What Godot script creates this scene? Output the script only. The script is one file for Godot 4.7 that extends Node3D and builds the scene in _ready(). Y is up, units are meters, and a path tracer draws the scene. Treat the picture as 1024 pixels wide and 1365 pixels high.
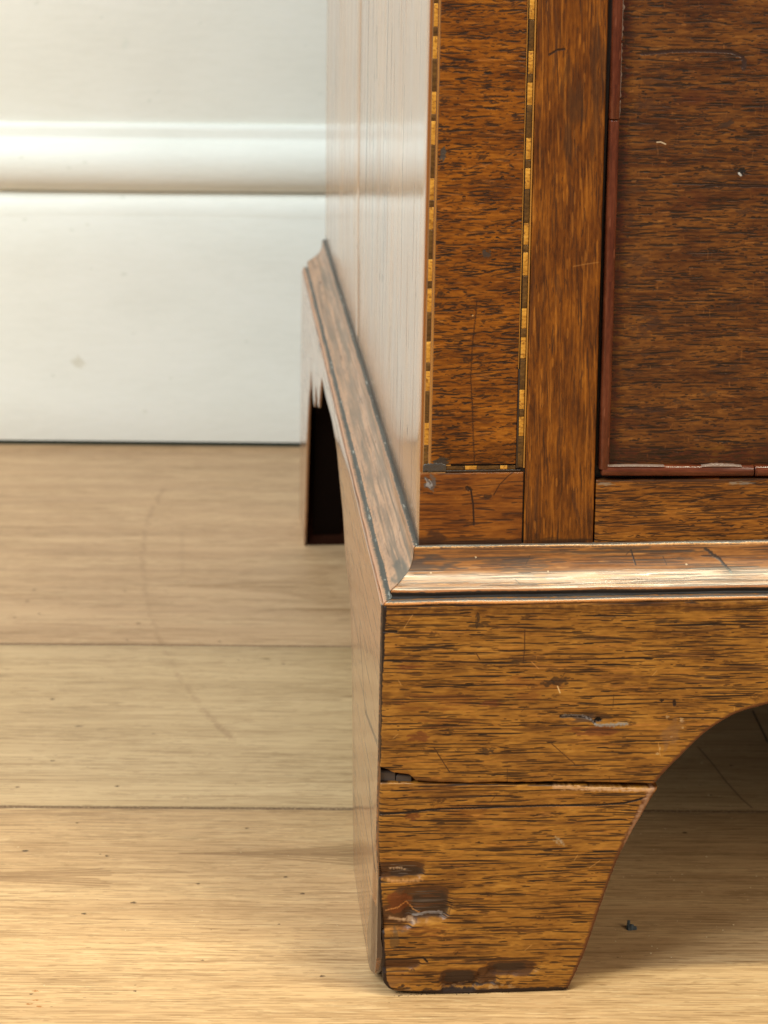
extends Node3D
# Corner of an old inlaid chest of drawers on bracket feet, on an oak plank floor, in front of a white painted skirting.
# Metres, y up. The front face of the plinth lies at z = 0, its left side at x = 0; the case stands back by IN.

const IN := 0.01185      # the case stands this far behind the plinth
const DEPTH := 0.5255    # depth of the chest
const WIDE := 0.92       # width of the chest
const TURN := -0.07137   # the room is turned a little against the chest

var rng := RandomNumberGenerator.new()
var mats := {}


# ---------------------------------------------------------------- painted surfaces
class Canvas:
	var w: int
	var h: int
	var ppm: float
	var ox: float
	var oy: float
	var col: PackedByteArray
	var hgt: PackedByteArray
	var rgh: PackedByteArray
	var rng := RandomNumberGenerator.new()
	var sid: int

	func _init(x0: float, y0: float, wm: float, hm: float, dots: float, sd: int) -> void:
		ox = x0
		oy = y0
		ppm = dots
		w = int(ceil(wm * dots))
		h = int(ceil(hm * dots))
		sid = sd
		rng.seed = sd
		col.resize(w * h * 3)
		hgt.resize(w * h)
		rgh.resize(w * h)

	func noise(cx: float, cy: float, sd: int, octaves := 3) -> PackedByteArray:
		# smooth noise whose blotches measure cx by cy metres
		var n := FastNoiseLite.new()
		n.seed = sid * 31 + sd
		n.noise_type = FastNoiseLite.TYPE_SIMPLEX_SMOOTH
		n.frequency = 0.16
		n.fractal_octaves = octaves
		var gw := clampi(int(w / (cx * ppm) * 6.0), 4, w)
		var gh := clampi(int(h / (cy * ppm) * 6.0), 4, h)
		var im := n.get_image(gw, gh)
		im.resize(w, h, Image.INTERPOLATE_CUBIC)
		return im.get_data()

	func base(ramp: Array, layers: Array, weights: Array, rough: float, rough_var := 0.0, relief := 0.1) -> void:
		# ramp: colours from dark to light; layers: noise bytes; weights: their shares about the middle
		var lr := PackedByteArray()
		lr.resize(768)
		for i in 256:
			var t := i / 255.0 * (ramp.size() - 1)
			var k := mini(int(t), ramp.size() - 2)
			var c: Color = ramp[k].lerp(ramp[k + 1], t - k)
			lr[i * 3] = c.r8
			lr[i * 3 + 1] = c.g8
			lr[i * 3 + 2] = c.b8
		var a: PackedByteArray = layers[0]
		var b: PackedByteArray = layers[1]
		var c2: PackedByteArray = layers[2]
		var wa: float = weights[0]
		var wb: float = weights[1]
		var wc: float = weights[2]
		var r0 := rough * 255.0
		var rv := rough_var
		for i in w * h:
			var va := a[i] - 128.0
			var vc := c2[i] - 128.0
			var t := clampi(int(128.0 + va * wa + (b[i] - 128.0) * wb + vc * wc), 0, 255) * 3
			var j := i * 3
			col[j] = lr[t]
			col[j + 1] = lr[t + 1]
			col[j + 2] = lr[t + 2]
			hgt[i] = clampi(int(170.0 + vc * relief), 0, 255)
			rgh[i] = clampi(int(r0 + va * rv), 0, 255)

	func dab(px: int, py: int, c: Color, a: float, dep: float, ro: float) -> void:
		if px < 0 or py < 0 or px >= w or py >= h or a <= 0.0:
			return
		var i := py * w + px
		var j := i * 3
		col[j] = int(lerpf(col[j], c.r * 255.0, a))
		col[j + 1] = int(lerpf(col[j + 1], c.g * 255.0, a))
		col[j + 2] = int(lerpf(col[j + 2], c.b * 255.0, a))
		hgt[i] = clampi(int(hgt[i] - dep * 255.0 * a), 0, 255)
		if ro >= 0.0:
			rgh[i] = int(lerpf(rgh[i], ro * 255.0, a))

	func dash(x: float, y: float, length: float, th: float, ang: float, c: Color, a: float, dep: float, ro: float, upright := false, wave := 0.0) -> void:
		# a short stroke along the grain
		var n := maxi(int(length * ppm), 1)
		var px := (x - ox) * ppm
		var py := h - (y - oy) * ppm
		var half := th * ppm * 0.5
		var dx := cos(ang)
		var dy := sin(ang)
		var ph := rng.randf() * 6.28
		for s in n:
			var f := (s + 0.5) / n
			var hw := half * minf(1.0, sqrt(sin(PI * f)) * 1.15)
			var off := sin(ph + f * 5.0) * wave * ppm
			var qx := px + dx * s - dy * off
			var qy := py + dy * s + dx * off
			if upright:
				qx = px + dy * s + dx * off
				qy = py + dx * s - dy * off
				for k in range(int(floor(qx - hw - 0.5)), int(ceil(qx + hw + 0.5))):
					dab(k, int(qy), c, a * clampf(hw + 0.5 - absf(k + 0.5 - qx), 0.0, 1.0), dep, ro)
			else:
				for k in range(int(floor(qy - hw - 0.5)), int(ceil(qy + hw + 0.5))):
					dab(int(qx), k, c, a * clampf(hw + 0.5 - absf(k + 0.5 - qy), 0.0, 1.0), dep, ro)

	func pores(count: int, lmin: float, lmax: float, tmin: float, tmax: float, slope: float, jitter: float, c: Color, amin: float, amax: float, dep: float, upright := false, gate: PackedByteArray = PackedByteArray(), wave := 0.0) -> void:
		for i in count:
			var px := rng.randf()
			var py := rng.randf()
			var gx := 1.0
			if gate.size():
				gx = gate[int(py * (h - 1)) * w + int(px * (w - 1))] / 255.0
				if rng.randf() > gx * 1.7:
					continue
			var l := lerpf(lmin, lmax, pow(rng.randf(), 2.0))
			dash(ox + px * w / ppm - (0.0 if upright else l * 0.5), oy + (1.0 - py) * h / ppm + (l * 0.5 if upright else 0.0), l, lerpf(tmin, tmax, pow(rng.randf(), 1.6)), slope + rng.randfn(0.0, jitter), c, rng.randf_range(amin, amax), dep, 0.55, upright, wave)

	func blot(x: float, y: float, rx: float, ry: float, c: Color, a: float, dep := 0.0, ro := -1.0, ragged := 0.6, soft := 0.5, ang := 0.0, square := false) -> void:
		var n := FastNoiseLite.new()
		n.seed = rng.randi() % 100000
		n.frequency = 0.7
		n.fractal_octaves = 2
		var px := (x - ox) * ppm
		var py := h - (y - oy) * ppm
		var ex := int((rx + ry) * ppm * 1.5) + 2
		var ca := cos(ang)
		var sa := sin(ang)
		for qy in range(maxi(0, int(py) - ex), mini(h, int(py) + ex + 1)):
			for qx in range(maxi(0, int(px) - ex), mini(w, int(px) + ex + 1)):
				var dx := (qx + 0.5 - px) / ppm
				var dy := -(qy + 0.5 - py) / ppm
				var u := (dx * ca + dy * sa) / rx
				var v := (dy * ca - dx * sa) / ry
				var d := u * u + v * v
				if square:
					d = pow(u, 4.0) + pow(v, 4.0)
				if d > 3.0:
					continue
				d += n.get_noise_2d(u * 1.6, v * 1.6) * ragged * 1.2
				var al := smoothstep(1.0, 1.0 - soft, d) * a
				if al > 0.004:
					dab(qx, qy, c, al, dep, ro)

	func stroke(points: Array, th: float, c: Color, a: float, dep := 0.0, ro := -1.0, jitter := 0.0) -> void:
		# a scratch, crack or stain line through points (metres)
		for s in points.size() - 1:
			var p: Vector2 = points[s]
			var q: Vector2 = points[s + 1]
			var n := maxi(int(p.distance_to(q) * ppm * 1.3), 1)
			for k in n:
				var m := p.lerp(q, (k + 0.5) / n)
				var px := (m.x - ox) * ppm + rng.randfn(0.0, jitter)
				var py := h - (m.y - oy) * ppm + rng.randfn(0.0, jitter)
				var r := th * ppm * 0.5
				for yy in range(int(floor(py - r - 0.5)), int(ceil(py + r + 0.5))):
					for xx in range(int(floor(px - r - 0.5)), int(ceil(px + r + 0.5))):
						var d := Vector2(xx + 0.5 - px, yy + 0.5 - py).length()
						dab(xx, yy, c, a * 0.8 * clampf(r + 0.5 - d, 0.0, 1.0), dep * 0.7, ro)

	func uv(x: float, y: float) -> Vector2:
		return Vector2((x - ox) * ppm / w, 1.0 - (y - oy) * ppm / h)

	func material(relief_cm: float, specular := 0.38) -> StandardMaterial3D:
		var m := StandardMaterial3D.new()
		m.albedo_texture = ImageTexture.create_from_image(Image.create_from_data(w, h, false, Image.FORMAT_RGB8, col))
		m.roughness = 1.0
		m.roughness_texture = ImageTexture.create_from_image(Image.create_from_data(w, h, false, Image.FORMAT_L8, rgh))
		m.roughness_texture_channel = BaseMaterial3D.TEXTURE_CHANNEL_GRAYSCALE
		m.heightmap_enabled = true
		m.heightmap_scale = relief_cm
		m.heightmap_texture = ImageTexture.create_from_image(Image.create_from_data(w, h, false, Image.FORMAT_L8, hgt))
		m.metallic_specular = specular
		return m


# ---------------------------------------------------------------- shapes
func rgb(r: int, g: int, b: int) -> Color:
	return Color8(r, g, b)


func quad(st: SurfaceTool, v: Array, t: Array, flip: bool) -> void:
	for k in ([0, 2, 1, 0, 3, 2] if flip else [0, 1, 2, 0, 2, 3]):
		st.set_uv(t[k])
		st.add_vertex(v[k])


func edge_list(a0: float, a1: float, r: float, step: float) -> Array:
	# sample places from a0 to a1, close together near both ends where the edge is rounded
	var l := []
	var n := maxi(int(ceil(absf(a1 - a0 - 2.0 * r) / step)), 1)
	for f in [0.0, 0.12, 0.4]:
		l.append([a0 + r * f, r * f])
	for k in n + 1:
		var a := lerpf(a0 + r, a1 - r, float(k) / n)
		l.append([a, r])
	for f in [0.4, 0.12, 0.0]:
		l.append([a1 - r * f, r * f])
	return l


func drop(d: float, r: float) -> float:
	if d >= r or r <= 0.0:
		return 0.0
	return r * (1.0 - sqrt(maxf(0.0, 1.0 - pow(1.0 - d / r, 2.0))))


# A board with a worked face: place(a, b, depth) gives the point; the board runs from a0 to a1 and, at each a, from lo(a) to hi(a).
func slab(place: Callable, a0: float, a1: float, lo: Callable, hi: Callable, thick: float, r: float, sa: float, sb: float, uvf: Callable, extra = null) -> ArrayMesh:
	var al := edge_list(a0, a1, r, sa)
	var width: float = hi.call((a0 + a1) * 0.5) - lo.call((a0 + a1) * 0.5)
	var nb := maxi(int(ceil(absf(width) / sb)), 1)
	var grid := []
	var tex := []
	var back := []
	for s in al:
		var row := []
		var trow := []
		var b0: float = lo.call(s[0])
		var b1: float = hi.call(s[0])
		var rr := minf(r, (b1 - b0) * 0.45)
		var bl := []
		for f in [0.0, 0.12, 0.4]:
			bl.append([b0 + rr * f, rr * f])
		for k in nb + 1:
			bl.append([lerpf(b0 + rr, b1 - rr, float(k) / nb), rr])
		for f in [0.4, 0.12, 0.0]:
			bl.append([b1 - rr * f, rr * f])
		for q in bl:
			var d := -minf(drop(s[1], r) + drop(q[1], rr), thick * 0.8)
			if extra != null:
				d += extra.call(s[0], q[0])
			row.append(place.call(s[0], q[0], d))
			trow.append(uvf.call(s[0], q[0]))
		grid.append(row)
		tex.append(trow)
		back.append([place.call(s[0], b0, -thick), place.call(s[0], b1, -thick)])
	var mid: Vector3 = place.call((a0 + a1) * 0.5, 0.0, 0.0)
	var out: Vector3 = place.call((a0 + a1) * 0.5, 0.0, 1.0) - mid
	var na := grid.size()
	var n2: int = grid[0].size()
	var i := na / 2
	var j := n2 / 2
	var nrm: Vector3 = (grid[i][j] - grid[i - 1][j]).cross(grid[i][j] - grid[i][j - 1])
	var flip := nrm.dot(out) > 0.0
	var st := SurfaceTool.new()
	st.begin(Mesh.PRIMITIVE_TRIANGLES)
	st.set_smooth_group(0)
	for a in na - 1:
		for b in n2 - 1:
			quad(st, [grid[a][b], grid[a + 1][b], grid[a + 1][b + 1], grid[a][b + 1]], [tex[a][b], tex[a + 1][b], tex[a + 1][b + 1], tex[a][b + 1]], flip)
	st.set_smooth_group(1)
	var dv := Vector2(0.03, 0.03)
	for a in na - 1:
		quad(st, [back[a][0], back[a + 1][0], grid[a + 1][0], grid[a][0]], [tex[a][0] + dv, tex[a + 1][0] + dv, tex[a + 1][0], tex[a][0]], flip)
		quad(st, [grid[a][n2 - 1], grid[a + 1][n2 - 1], back[a + 1][1], back[a][1]], [tex[a][n2 - 1], tex[a + 1][n2 - 1], tex[a + 1][n2 - 1] - dv, tex[a][n2 - 1] - dv], flip)
	st.set_smooth_group(2)
	for e in [0, na - 1]:
		for b in n2 - 1:
			var f := float(b) / (n2 - 1)
			var g := float(b + 1) / (n2 - 1)
			var p: Vector3 = back[e][0].lerp(back[e][1], f)
			var q: Vector3 = back[e][0].lerp(back[e][1], g)
			quad(st, [p, grid[e][b], grid[e][b + 1], q], [tex[e][b], tex[e][b], tex[e][b + 1], tex[e][b + 1]], flip if e == 0 else not flip)
	st.set_smooth_group(3)
	for a in na - 1:
		quad(st, [back[a][1], back[a + 1][1], back[a + 1][0], back[a][0]], [tex[a][0], tex[a + 1][0], tex[a + 1][0], tex[a][0]], flip)
	st.generate_normals()
	return st.commit()


# A moulding: the profile (out, up) swept from u0 to u1; place(u, out, up) gives the point. u0 may depend on out (mitre).
func sweep(profile: Array, u0: Callable, u1: float, n: int, place: Callable, uvf: Callable, wobble = null) -> ArrayMesh:
	var st := SurfaceTool.new()
	st.begin(Mesh.PRIMITIVE_TRIANGLES)
	st.set_smooth_group(0)
	var arc := [0.0]
	for k in profile.size() - 1:
		arc.append(arc[k] + profile[k].distance_to(profile[k + 1]))
	var p0: Vector3 = place.call(0.1, 0.0, 0.0)
	var nrm: Vector3 = (place.call(0.11, 0.0, 0.0) - p0).cross(place.call(0.1, 0.0, 0.01) - p0)
	var flip := nrm.dot(place.call(0.1, 0.01, 0.0) - p0) > 0.0
	var rows := []
	for s in n + 1:
		var row := []
		for k in profile.size():
			var start: float = u0.call(profile[k].x)
			var u := lerpf(start, u1, pow(float(s) / n, 1.25))
			var o: Vector2 = profile[k]
			if wobble != null:
				o += wobble.call(u, k)
			row.append([place.call(u, o.x, o.y), uvf.call(u, arc[k])])
		rows.append(row)
	for s in n:
		for k in profile.size() - 1:
			var a = rows[s][k]
			var b = rows[s + 1][k]
			var c = rows[s + 1][k + 1]
			var d = rows[s][k + 1]
			quad(st, [a[0], b[0], c[0], d[0]], [a[1], b[1], c[1], d[1]], not flip)
	st.set_smooth_group(1)
	for e in [0, n]:
		for k in range(1, profile.size() - 1):
			var hub: Vector3 = place.call(u0.call(0.0) if e == 0 else u1, profile[0].x, profile[-1].y)
			quad(st, [hub, rows[e][k][0], rows[e][k + 1][0], hub], [rows[e][k][1], rows[e][k][1], rows[e][k + 1][1], rows[e][k][1]], e == 0)
	st.generate_normals()
	return st.commit()


func box_mesh(p: Vector3, q: Vector3, bevel := 0.0) -> ArrayMesh:
	# an upright box between two corners, with chamfered top edges
	var st := SurfaceTool.new()
	st.begin(Mesh.PRIMITIVE_TRIANGLES)
	st.set_smooth_group(-1)
	var rings := []
	for s in [[p.y, 0.0], [q.y - bevel, 0.0], [q.y, bevel]]:
		var g: float = s[1]
		rings.append([Vector3(p.x + g, s[0], p.z + g), Vector3(q.x - g, s[0], p.z + g), Vector3(q.x - g, s[0], q.z - g), Vector3(p.x + g, s[0], q.z - g)])
	for k in 2:
		for e in 4:
			var f := (e + 1) % 4
			var l: float = rings[k][e].distance_to(rings[k][f])
			quad(st, [rings[k][e], rings[k + 1][e], rings[k + 1][f], rings[k][f]], [Vector2(0, rings[k][e].y), Vector2(0, rings[k + 1][e].y), Vector2(l, rings[k + 1][e].y), Vector2(l, rings[k][e].y)], true)
	quad(st, rings[2], [Vector2(p.x, p.z), Vector2(q.x, p.z), Vector2(q.x, q.z), Vector2(p.x, q.z)], false)
	quad(st, rings[0], [Vector2(p.x, p.z), Vector2(q.x, p.z), Vector2(q.x, q.z), Vector2(p.x, q.z)], true)
	st.generate_normals()
	return st.commit()


func part(called: String, m: Mesh, mat: Material, parent: Node) -> MeshInstance3D:
	var o := MeshInstance3D.new()
	o.name = called
	o.mesh = m
	o.material_override = mat
	parent.add_child(o, true)
	return o


func thing(called: String, label: String, category: String, kind := "") -> Node3D:
	var o := Node3D.new()
	o.name = called
	o.set_meta("label", label)
	o.set_meta("category", category)
	if kind:
		o.set_meta("kind", kind)
	add_child(o, true)
	return o


func curve(points: Array) -> Callable:
	# piecewise straight line through (a, b) points sorted by a
	return func(a: float) -> float:
		if a <= points[0][0]:
			return points[0][1]
		for k in points.size() - 1:
			if a <= points[k + 1][0]:
				return lerpf(points[k][1], points[k + 1][1], (a - points[k][0]) / (points[k + 1][0] - points[k][0]))
		return points[-1][1]


func smooth_curve(points: Array) -> Callable:
	var c := Curve2D.new()
	for p in points:
		c.add_point(Vector2(p[0], p[1]))
	for k in range(1, points.size() - 1):
		var t := (c.get_point_position(k + 1) - c.get_point_position(k - 1)) / 6.0
		c.set_point_in(k, -t)
		c.set_point_out(k, t)
	var fine := []
	for q in c.tessellate(5, 1.0):
		fine.append([q.x, q.y])
	return curve(fine)


func flat_noise(sd: int, cell: float) -> FastNoiseLite:
	var n := FastNoiseLite.new()
	n.seed = sd
	n.frequency = 1.0 / cell
	n.fractal_octaves = 3
	return n


# ---------------------------------------------------------------- the scene
func _ready() -> void:
	rng.seed = 71
	view_and_light()
	build_floor()
	build_wall()
	build_chest()
	build_bits()


func view_and_light() -> void:
	var cam := Camera3D.new()
	cam.name = "camera"
	cam.transform = Transform3D(Basis(Vector3(0.99647082, 0.01319404, 0.08289651), Vector3(0.01273784, 0.95236379, -0.30469814), Vector3(-0.08296784, 0.30467872, 0.94883466)), Vector3(-0.05747853, 0.37950702, 0.65295104))
	cam.fov = 26.0
	var lens := CameraAttributesPhysical.new()
	lens.frustum_focal_length = 52.0
	lens.exposure_aperture = 17.0
	lens.frustum_focus_distance = 0.72
	cam.attributes = lens
	add_child(cam)
	cam.fov = 26.0
	cam.near = 0.02
	cam.far = 60.0

	var we := WorldEnvironment.new()
	we.name = "room_light"
	var e := Environment.new()
	e.background_mode = Environment.BG_COLOR
	e.background_color = Color(0.27, 0.27, 0.262).linear_to_srgb()
	e.tonemap_mode = Environment.TONE_MAPPER_LINEAR
	e.tonemap_exposure = 1.0
	e.sdfgi_enabled = true
	e.ssao_enabled = true
	e.ssil_enabled = true
	we.environment = e
	add_child(we)

	# a warm ceiling lamp above and to the right of the chest's front
	lamp("ceiling_lamp", Vector3(0.52, 2.35, 0.30), Vector3(0.52, 0.0, 0.25), Vector2(0.70, 0.09), 4.2, Color(0.94, 0.94, 0.70))
	# a window in front, to the right
	lamp("front_window", Vector3(1.30, 1.45, 1.45), Vector3(0.0, 0.1, -0.1), Vector2(0.9, 0.9), 2.3, Color(1.0, 0.87, 0.68))
	# a window to the left of the camera
	lamp("side_window", Vector3(-1.6, 1.9, 0.9), Vector3(-0.1, 0.1, -0.5), Vector2(1.2, 1.3), 8.6, Color(0.89, 1.0, 1.05))


func lamp(called: String, at: Vector3, towards: Vector3, size: Vector2, energy: float, c: Color) -> void:
	var l := AreaLight3D.new()
	l.name = called
	l.area_size = size
	l.light_energy = energy
	l.light_color = c.linear_to_srgb()
	l.area_range = 8.0
	l.shadow_enabled = true
	add_child(l)
	l.look_at_from_position(at, towards, Vector3.FORWARD if at.y > 2.0 else Vector3.UP)


# ---------------------------------------------------------------- floor
func board_canvas(x0: float, y0: float, wm: float, hm: float, dots: float, sd: int, ramp: Array, bands: float) -> Canvas:
	var c := Canvas.new(x0, y0, wm, hm, dots, sd)
	var streak := c.noise(0.10, 0.0030, 1, 4)
	var broad := c.noise(0.35, 0.022, 2, 3)
	var fine := c.noise(0.05, 0.0007, 3, 2)
	c.base(ramp, [streak, broad, fine], [0.20, bands + 0.05, 0.26], 0.48, 0.12, 0.25)
	var gate := c.noise(0.12, 0.02, 4, 3)
	var area := wm * hm
	c.pores(int(area * 150000), 0.002, 0.020, 0.00016, 0.0004, 0.0, 0.008, rgb(108, 80, 50), 0.12, 0.5, 0.12, false, gate)
	c.pores(int(area * 9000), 0.01, 0.09, 0.0003, 0.0012, 0.0, 0.005, rgb(128, 96, 62), 0.10, 0.32, 0.05, false, gate)
	c.pores(int(area * 60000), 0.002, 0.020, 0.00016, 0.0004, 0.0, 0.008, rgb(228, 202, 158), 0.12, 0.42, -0.04, false, gate)
	return c


func flame(c: Canvas, x: float, y: float, length: float, wide: float, n: int, a: float) -> void:
	# the pointed arches of flat-sawn grain
	for k in n:
		var f := (k + 1.0) / n
		var pts := []
		for s in 25:
			var t := s / 24.0 * 2.0 - 1.0
			pts.append(Vector2(x - length * (0.25 + 0.9 * f) * (1.0 - pow(absf(t), 0.55)) + 0.003 * sin(t * 7.0 + k), y + t * wide * f))
		c.stroke(pts, 0.0011, rgb(140, 106, 70), a * c.rng.randf_range(0.4, 0.75), 0.02)


func build_floor() -> void:
	var fl := Node3D.new()
	fl.name = "floor"
	fl.set_meta("kind", "structure")
	fl.set_meta("label", "pale oak plank floor running under the chest to the white skirting")
	fl.set_meta("category", "floor")
	add_child(fl)
	fl.rotation.y = TURN
	# local z of the joints between boards; the joints run parallel to the wall
	var joints := [-0.700, -0.3220, -0.1448, 0.0330, 0.2110, 0.3890, 0.5670, 0.7450]
	var ramps := [
		[rgb(150, 117, 84), rgb(186, 150, 112), rgb(209, 176, 134)],
		[rgb(154, 124, 86), rgb(190, 158, 116), rgb(212, 182, 138)],
		[rgb(148, 112, 74), rgb(190, 152, 107), rgb(216, 180, 132)],
	]
	var cs := [
		board_canvas(-0.36, 0.3220, 0.6398, 0.38, 2500, 5, ramps[0], 0.35),
		board_canvas(-0.36, 0.1448, 0.6398, 0.18, 3200, 6, ramps[1], 0.25),
		board_canvas(-0.36, -0.0330, 0.6398, 0.18, 3200, 7, ramps[2], 0.28),
	]
	cs[2].pores(8000, 0.002, 0.024, 0.00018, 0.0004, 0.0, 0.008, rgb(116, 84, 50), 0.15, 0.5, 0.12)
	flame(cs[0], -0.02, 0.405, 0.07, 0.022, 6, 0.5)
	flame(cs[0], 0.05, 0.372, 0.08, 0.010, 5, 0.55)
	flame(cs[2], 0.03, 0.105, 0.09, 0.020, 7, 0.55)
	flame(cs[2], -0.10, 0.085, 0.09, 0.007, 4, 0.5)
	# an old curved scuff over the two rear boards
	var scuff := [[-0.119, 0.5705], [-0.1232, 0.5167], [-0.1202, 0.4524], [-0.1134, 0.3944], [-0.102, 0.3316], [-0.0898, 0.2889], [-0.0781, 0.2536], [-0.0672, 0.2262], [-0.0594, 0.2127]]
	for k in 2:
		var c: Canvas = cs[k]
		for q in scuff.size() - 1:
			for t in 14:
				var at := Vector2(scuff[q][0], scuff[q][1]).lerp(Vector2(scuff[q + 1][0], scuff[q + 1][1]), t / 14.0)
				if at.y > c.oy - 0.002 and at.y < c.oy + c.h / c.ppm and rng.randf() < 0.75:
					c.blot(at.x + rng.randfn(0.0, 0.0006), at.y, 0.0016, 0.0036, rgb(146, 112, 78), 0.34 if k == 0 else 0.2, 0.0, 0.42, 1.3, 1.0, 0.2)
	for t in 14:
		cs[0].blot(-0.1022 + 0.0004 * t, 0.4908 - 0.0052 * t, 0.0016, 0.004, rgb(150, 118, 84), 0.18, 0.0, 0.42, 1.3, 1.0)
	# two thin dark lines on the board under the chest
	cs[1].stroke([Vector2(0.1373, 0.2085), Vector2(0.141, 0.1908), Vector2(0.1438, 0.173), Vector2(0.1473, 0.1573), Vector2(0.1503, 0.1483)], 0.0004, rgb(58, 40, 24), 0.8, 0.3, -1.0, 0.35)
	cs[1].stroke([Vector2(0.1675, 0.2482), Vector2(0.1677, 0.2332), Vector2(0.1681, 0.213)], 0.0006, rgb(44, 30, 18), 0.9, 0.3, -1.0, 0.35)
	# pits and specks of dirt pressed into the boards
	var specks := [[-0.1695, 0.3974], [-0.1705, 0.3809], [-0.1241, 0.3963], [-0.1127, 0.3506], [-0.1734, 0.3574], [-0.1625, 0.3629], [-0.1159, 0.3283], [-0.0722, 0.3273], [-0.0493, 0.3056], [-0.0411, 0.2992], [-0.0621, 0.3035], [-0.1267, 0.2251], [-0.1418, 0.2549], [-0.1327, 0.1943], [-0.1332, 0.189], [-0.0939, 0.2177], [-0.1437, 0.1631], [-0.104, 0.1645], [-0.1326, 0.1062], [-0.1013, 0.1023], [-0.116, 0.1305], [-0.0499, 0.1269], [-0.0335, 0.0861], [-0.0656, 0.0803], [-0.0879, 0.0654], [-0.1047, 0.0567], [-0.0348, 0.0498], [-0.0602, 0.0238], [-0.0189, 0.0135], [-0.0814, 0.0028], [-0.1156, 0.0005], [-0.0269, 0.0732], [0.1486, 0.1894], [0.1356, 0.16], [0.1202, 0.1255]]
	for p in specks:
		var k := 0 if p[1] > 0.322 else (1 if p[1] > 0.1448 else 2)
		var big := rng.randf()
		cs[k].blot(p[0], p[1], 0.0005 + 0.0007 * big, 0.0003 + 0.0004 * big, rgb(62, 44, 28), 0.85, 0.25, 0.7, 0.8, 0.5)
	cs[1].blot(-0.1267, 0.2251, 0.0022, 0.0006, rgb(96, 76, 52), 0.8, 0.2)
	cs[1].blot(-0.0493, 0.3056, 0.0024, 0.0009, rgb(128, 100, 60), 0.7, 0.1)
	cs[2].blot(-0.1326, 0.1062, 0.0013, 0.0006, rgb(40, 28, 20), 0.95, 0.3)
	for k in 120:
		var q: int = k % 3
		var bx := rng.randf_range(-0.2, 0.2)
		var by: float = cs[q].oy + rng.randf() * 0.178
		cs[q].blot(bx, by, rng.randf_range(0.00025, 0.0006), rng.randf_range(0.0002, 0.0004), rgb(90, 66, 42), rng.randf_range(0.3, 0.8), 0.15)
	for p in [[-0.1145, 0.0025], [-0.1135, -0.0035], [-0.1155, -0.006], [-0.112, -0.0075]]:
		cs[2].blot(p[0], p[1], 0.0011, 0.0005, rgb(150, 92, 44), 0.8, 0.1, 0.7, 1.2)
	for e in [[0, 0.3227], [1, 0.3213], [1, 0.1455], [2, 0.1441], [2, -0.0322]]:
		cs[e[0]].stroke([Vector2(-0.36, e[1]), Vector2(0.28, e[1])], 0.0007, rgb(90, 66, 44), 0.5, 0.1, 0.7, 0.5)
	var ms := []
	for c in cs:
		ms.append(c.material(0.03))
	for k in joints.size() - 1:
		var q := mini(k, 2)
		var c: Canvas = cs[q]
		var shift: float = (joints[k + 1] + c.oy) if k > 2 else 0.0
		var flat := func(a: float, b: float, d: float) -> Vector3: return Vector3(a, d, b)
		var uvf := func(a: float, b: float) -> Vector2: return c.uv(a, -(b - shift))
		var g := 0.0004
		var lo: float = joints[k] + g
		var hi: float = joints[k + 1] - g
		part("floorboard", slab(flat, -1.6, 1.6, func(_a): return lo, func(_a): return hi, 0.012, 0.0006, 0.4, 0.03, uvf), ms[q], fl)
	var under := StandardMaterial3D.new()
	under.albedo_color = rgb(40, 30, 20)
	under.roughness = 0.9
	part("underlay", box_mesh(Vector3(-1.6, -0.05, -0.75), Vector3(1.6, -0.009, 0.8)), under, fl)


# ---------------------------------------------------------------- wall and skirting
func paint(sd: int, ppm: float, wm: float, hm: float, x0: float, y0: float) -> Canvas:
	var c := Canvas.new(x0, y0, wm, hm, ppm, sd)
	c.base([rgb(227, 225, 213), rgb(236, 234, 223), rgb(242, 240, 231)], [c.noise(0.09, 0.05, 1), c.noise(0.03, 0.0015, 2), c.noise(0.008, 0.004, 3)], [0.35, 0.25, 0.15], 0.44, 0.10, 0.25)
	return c


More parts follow.
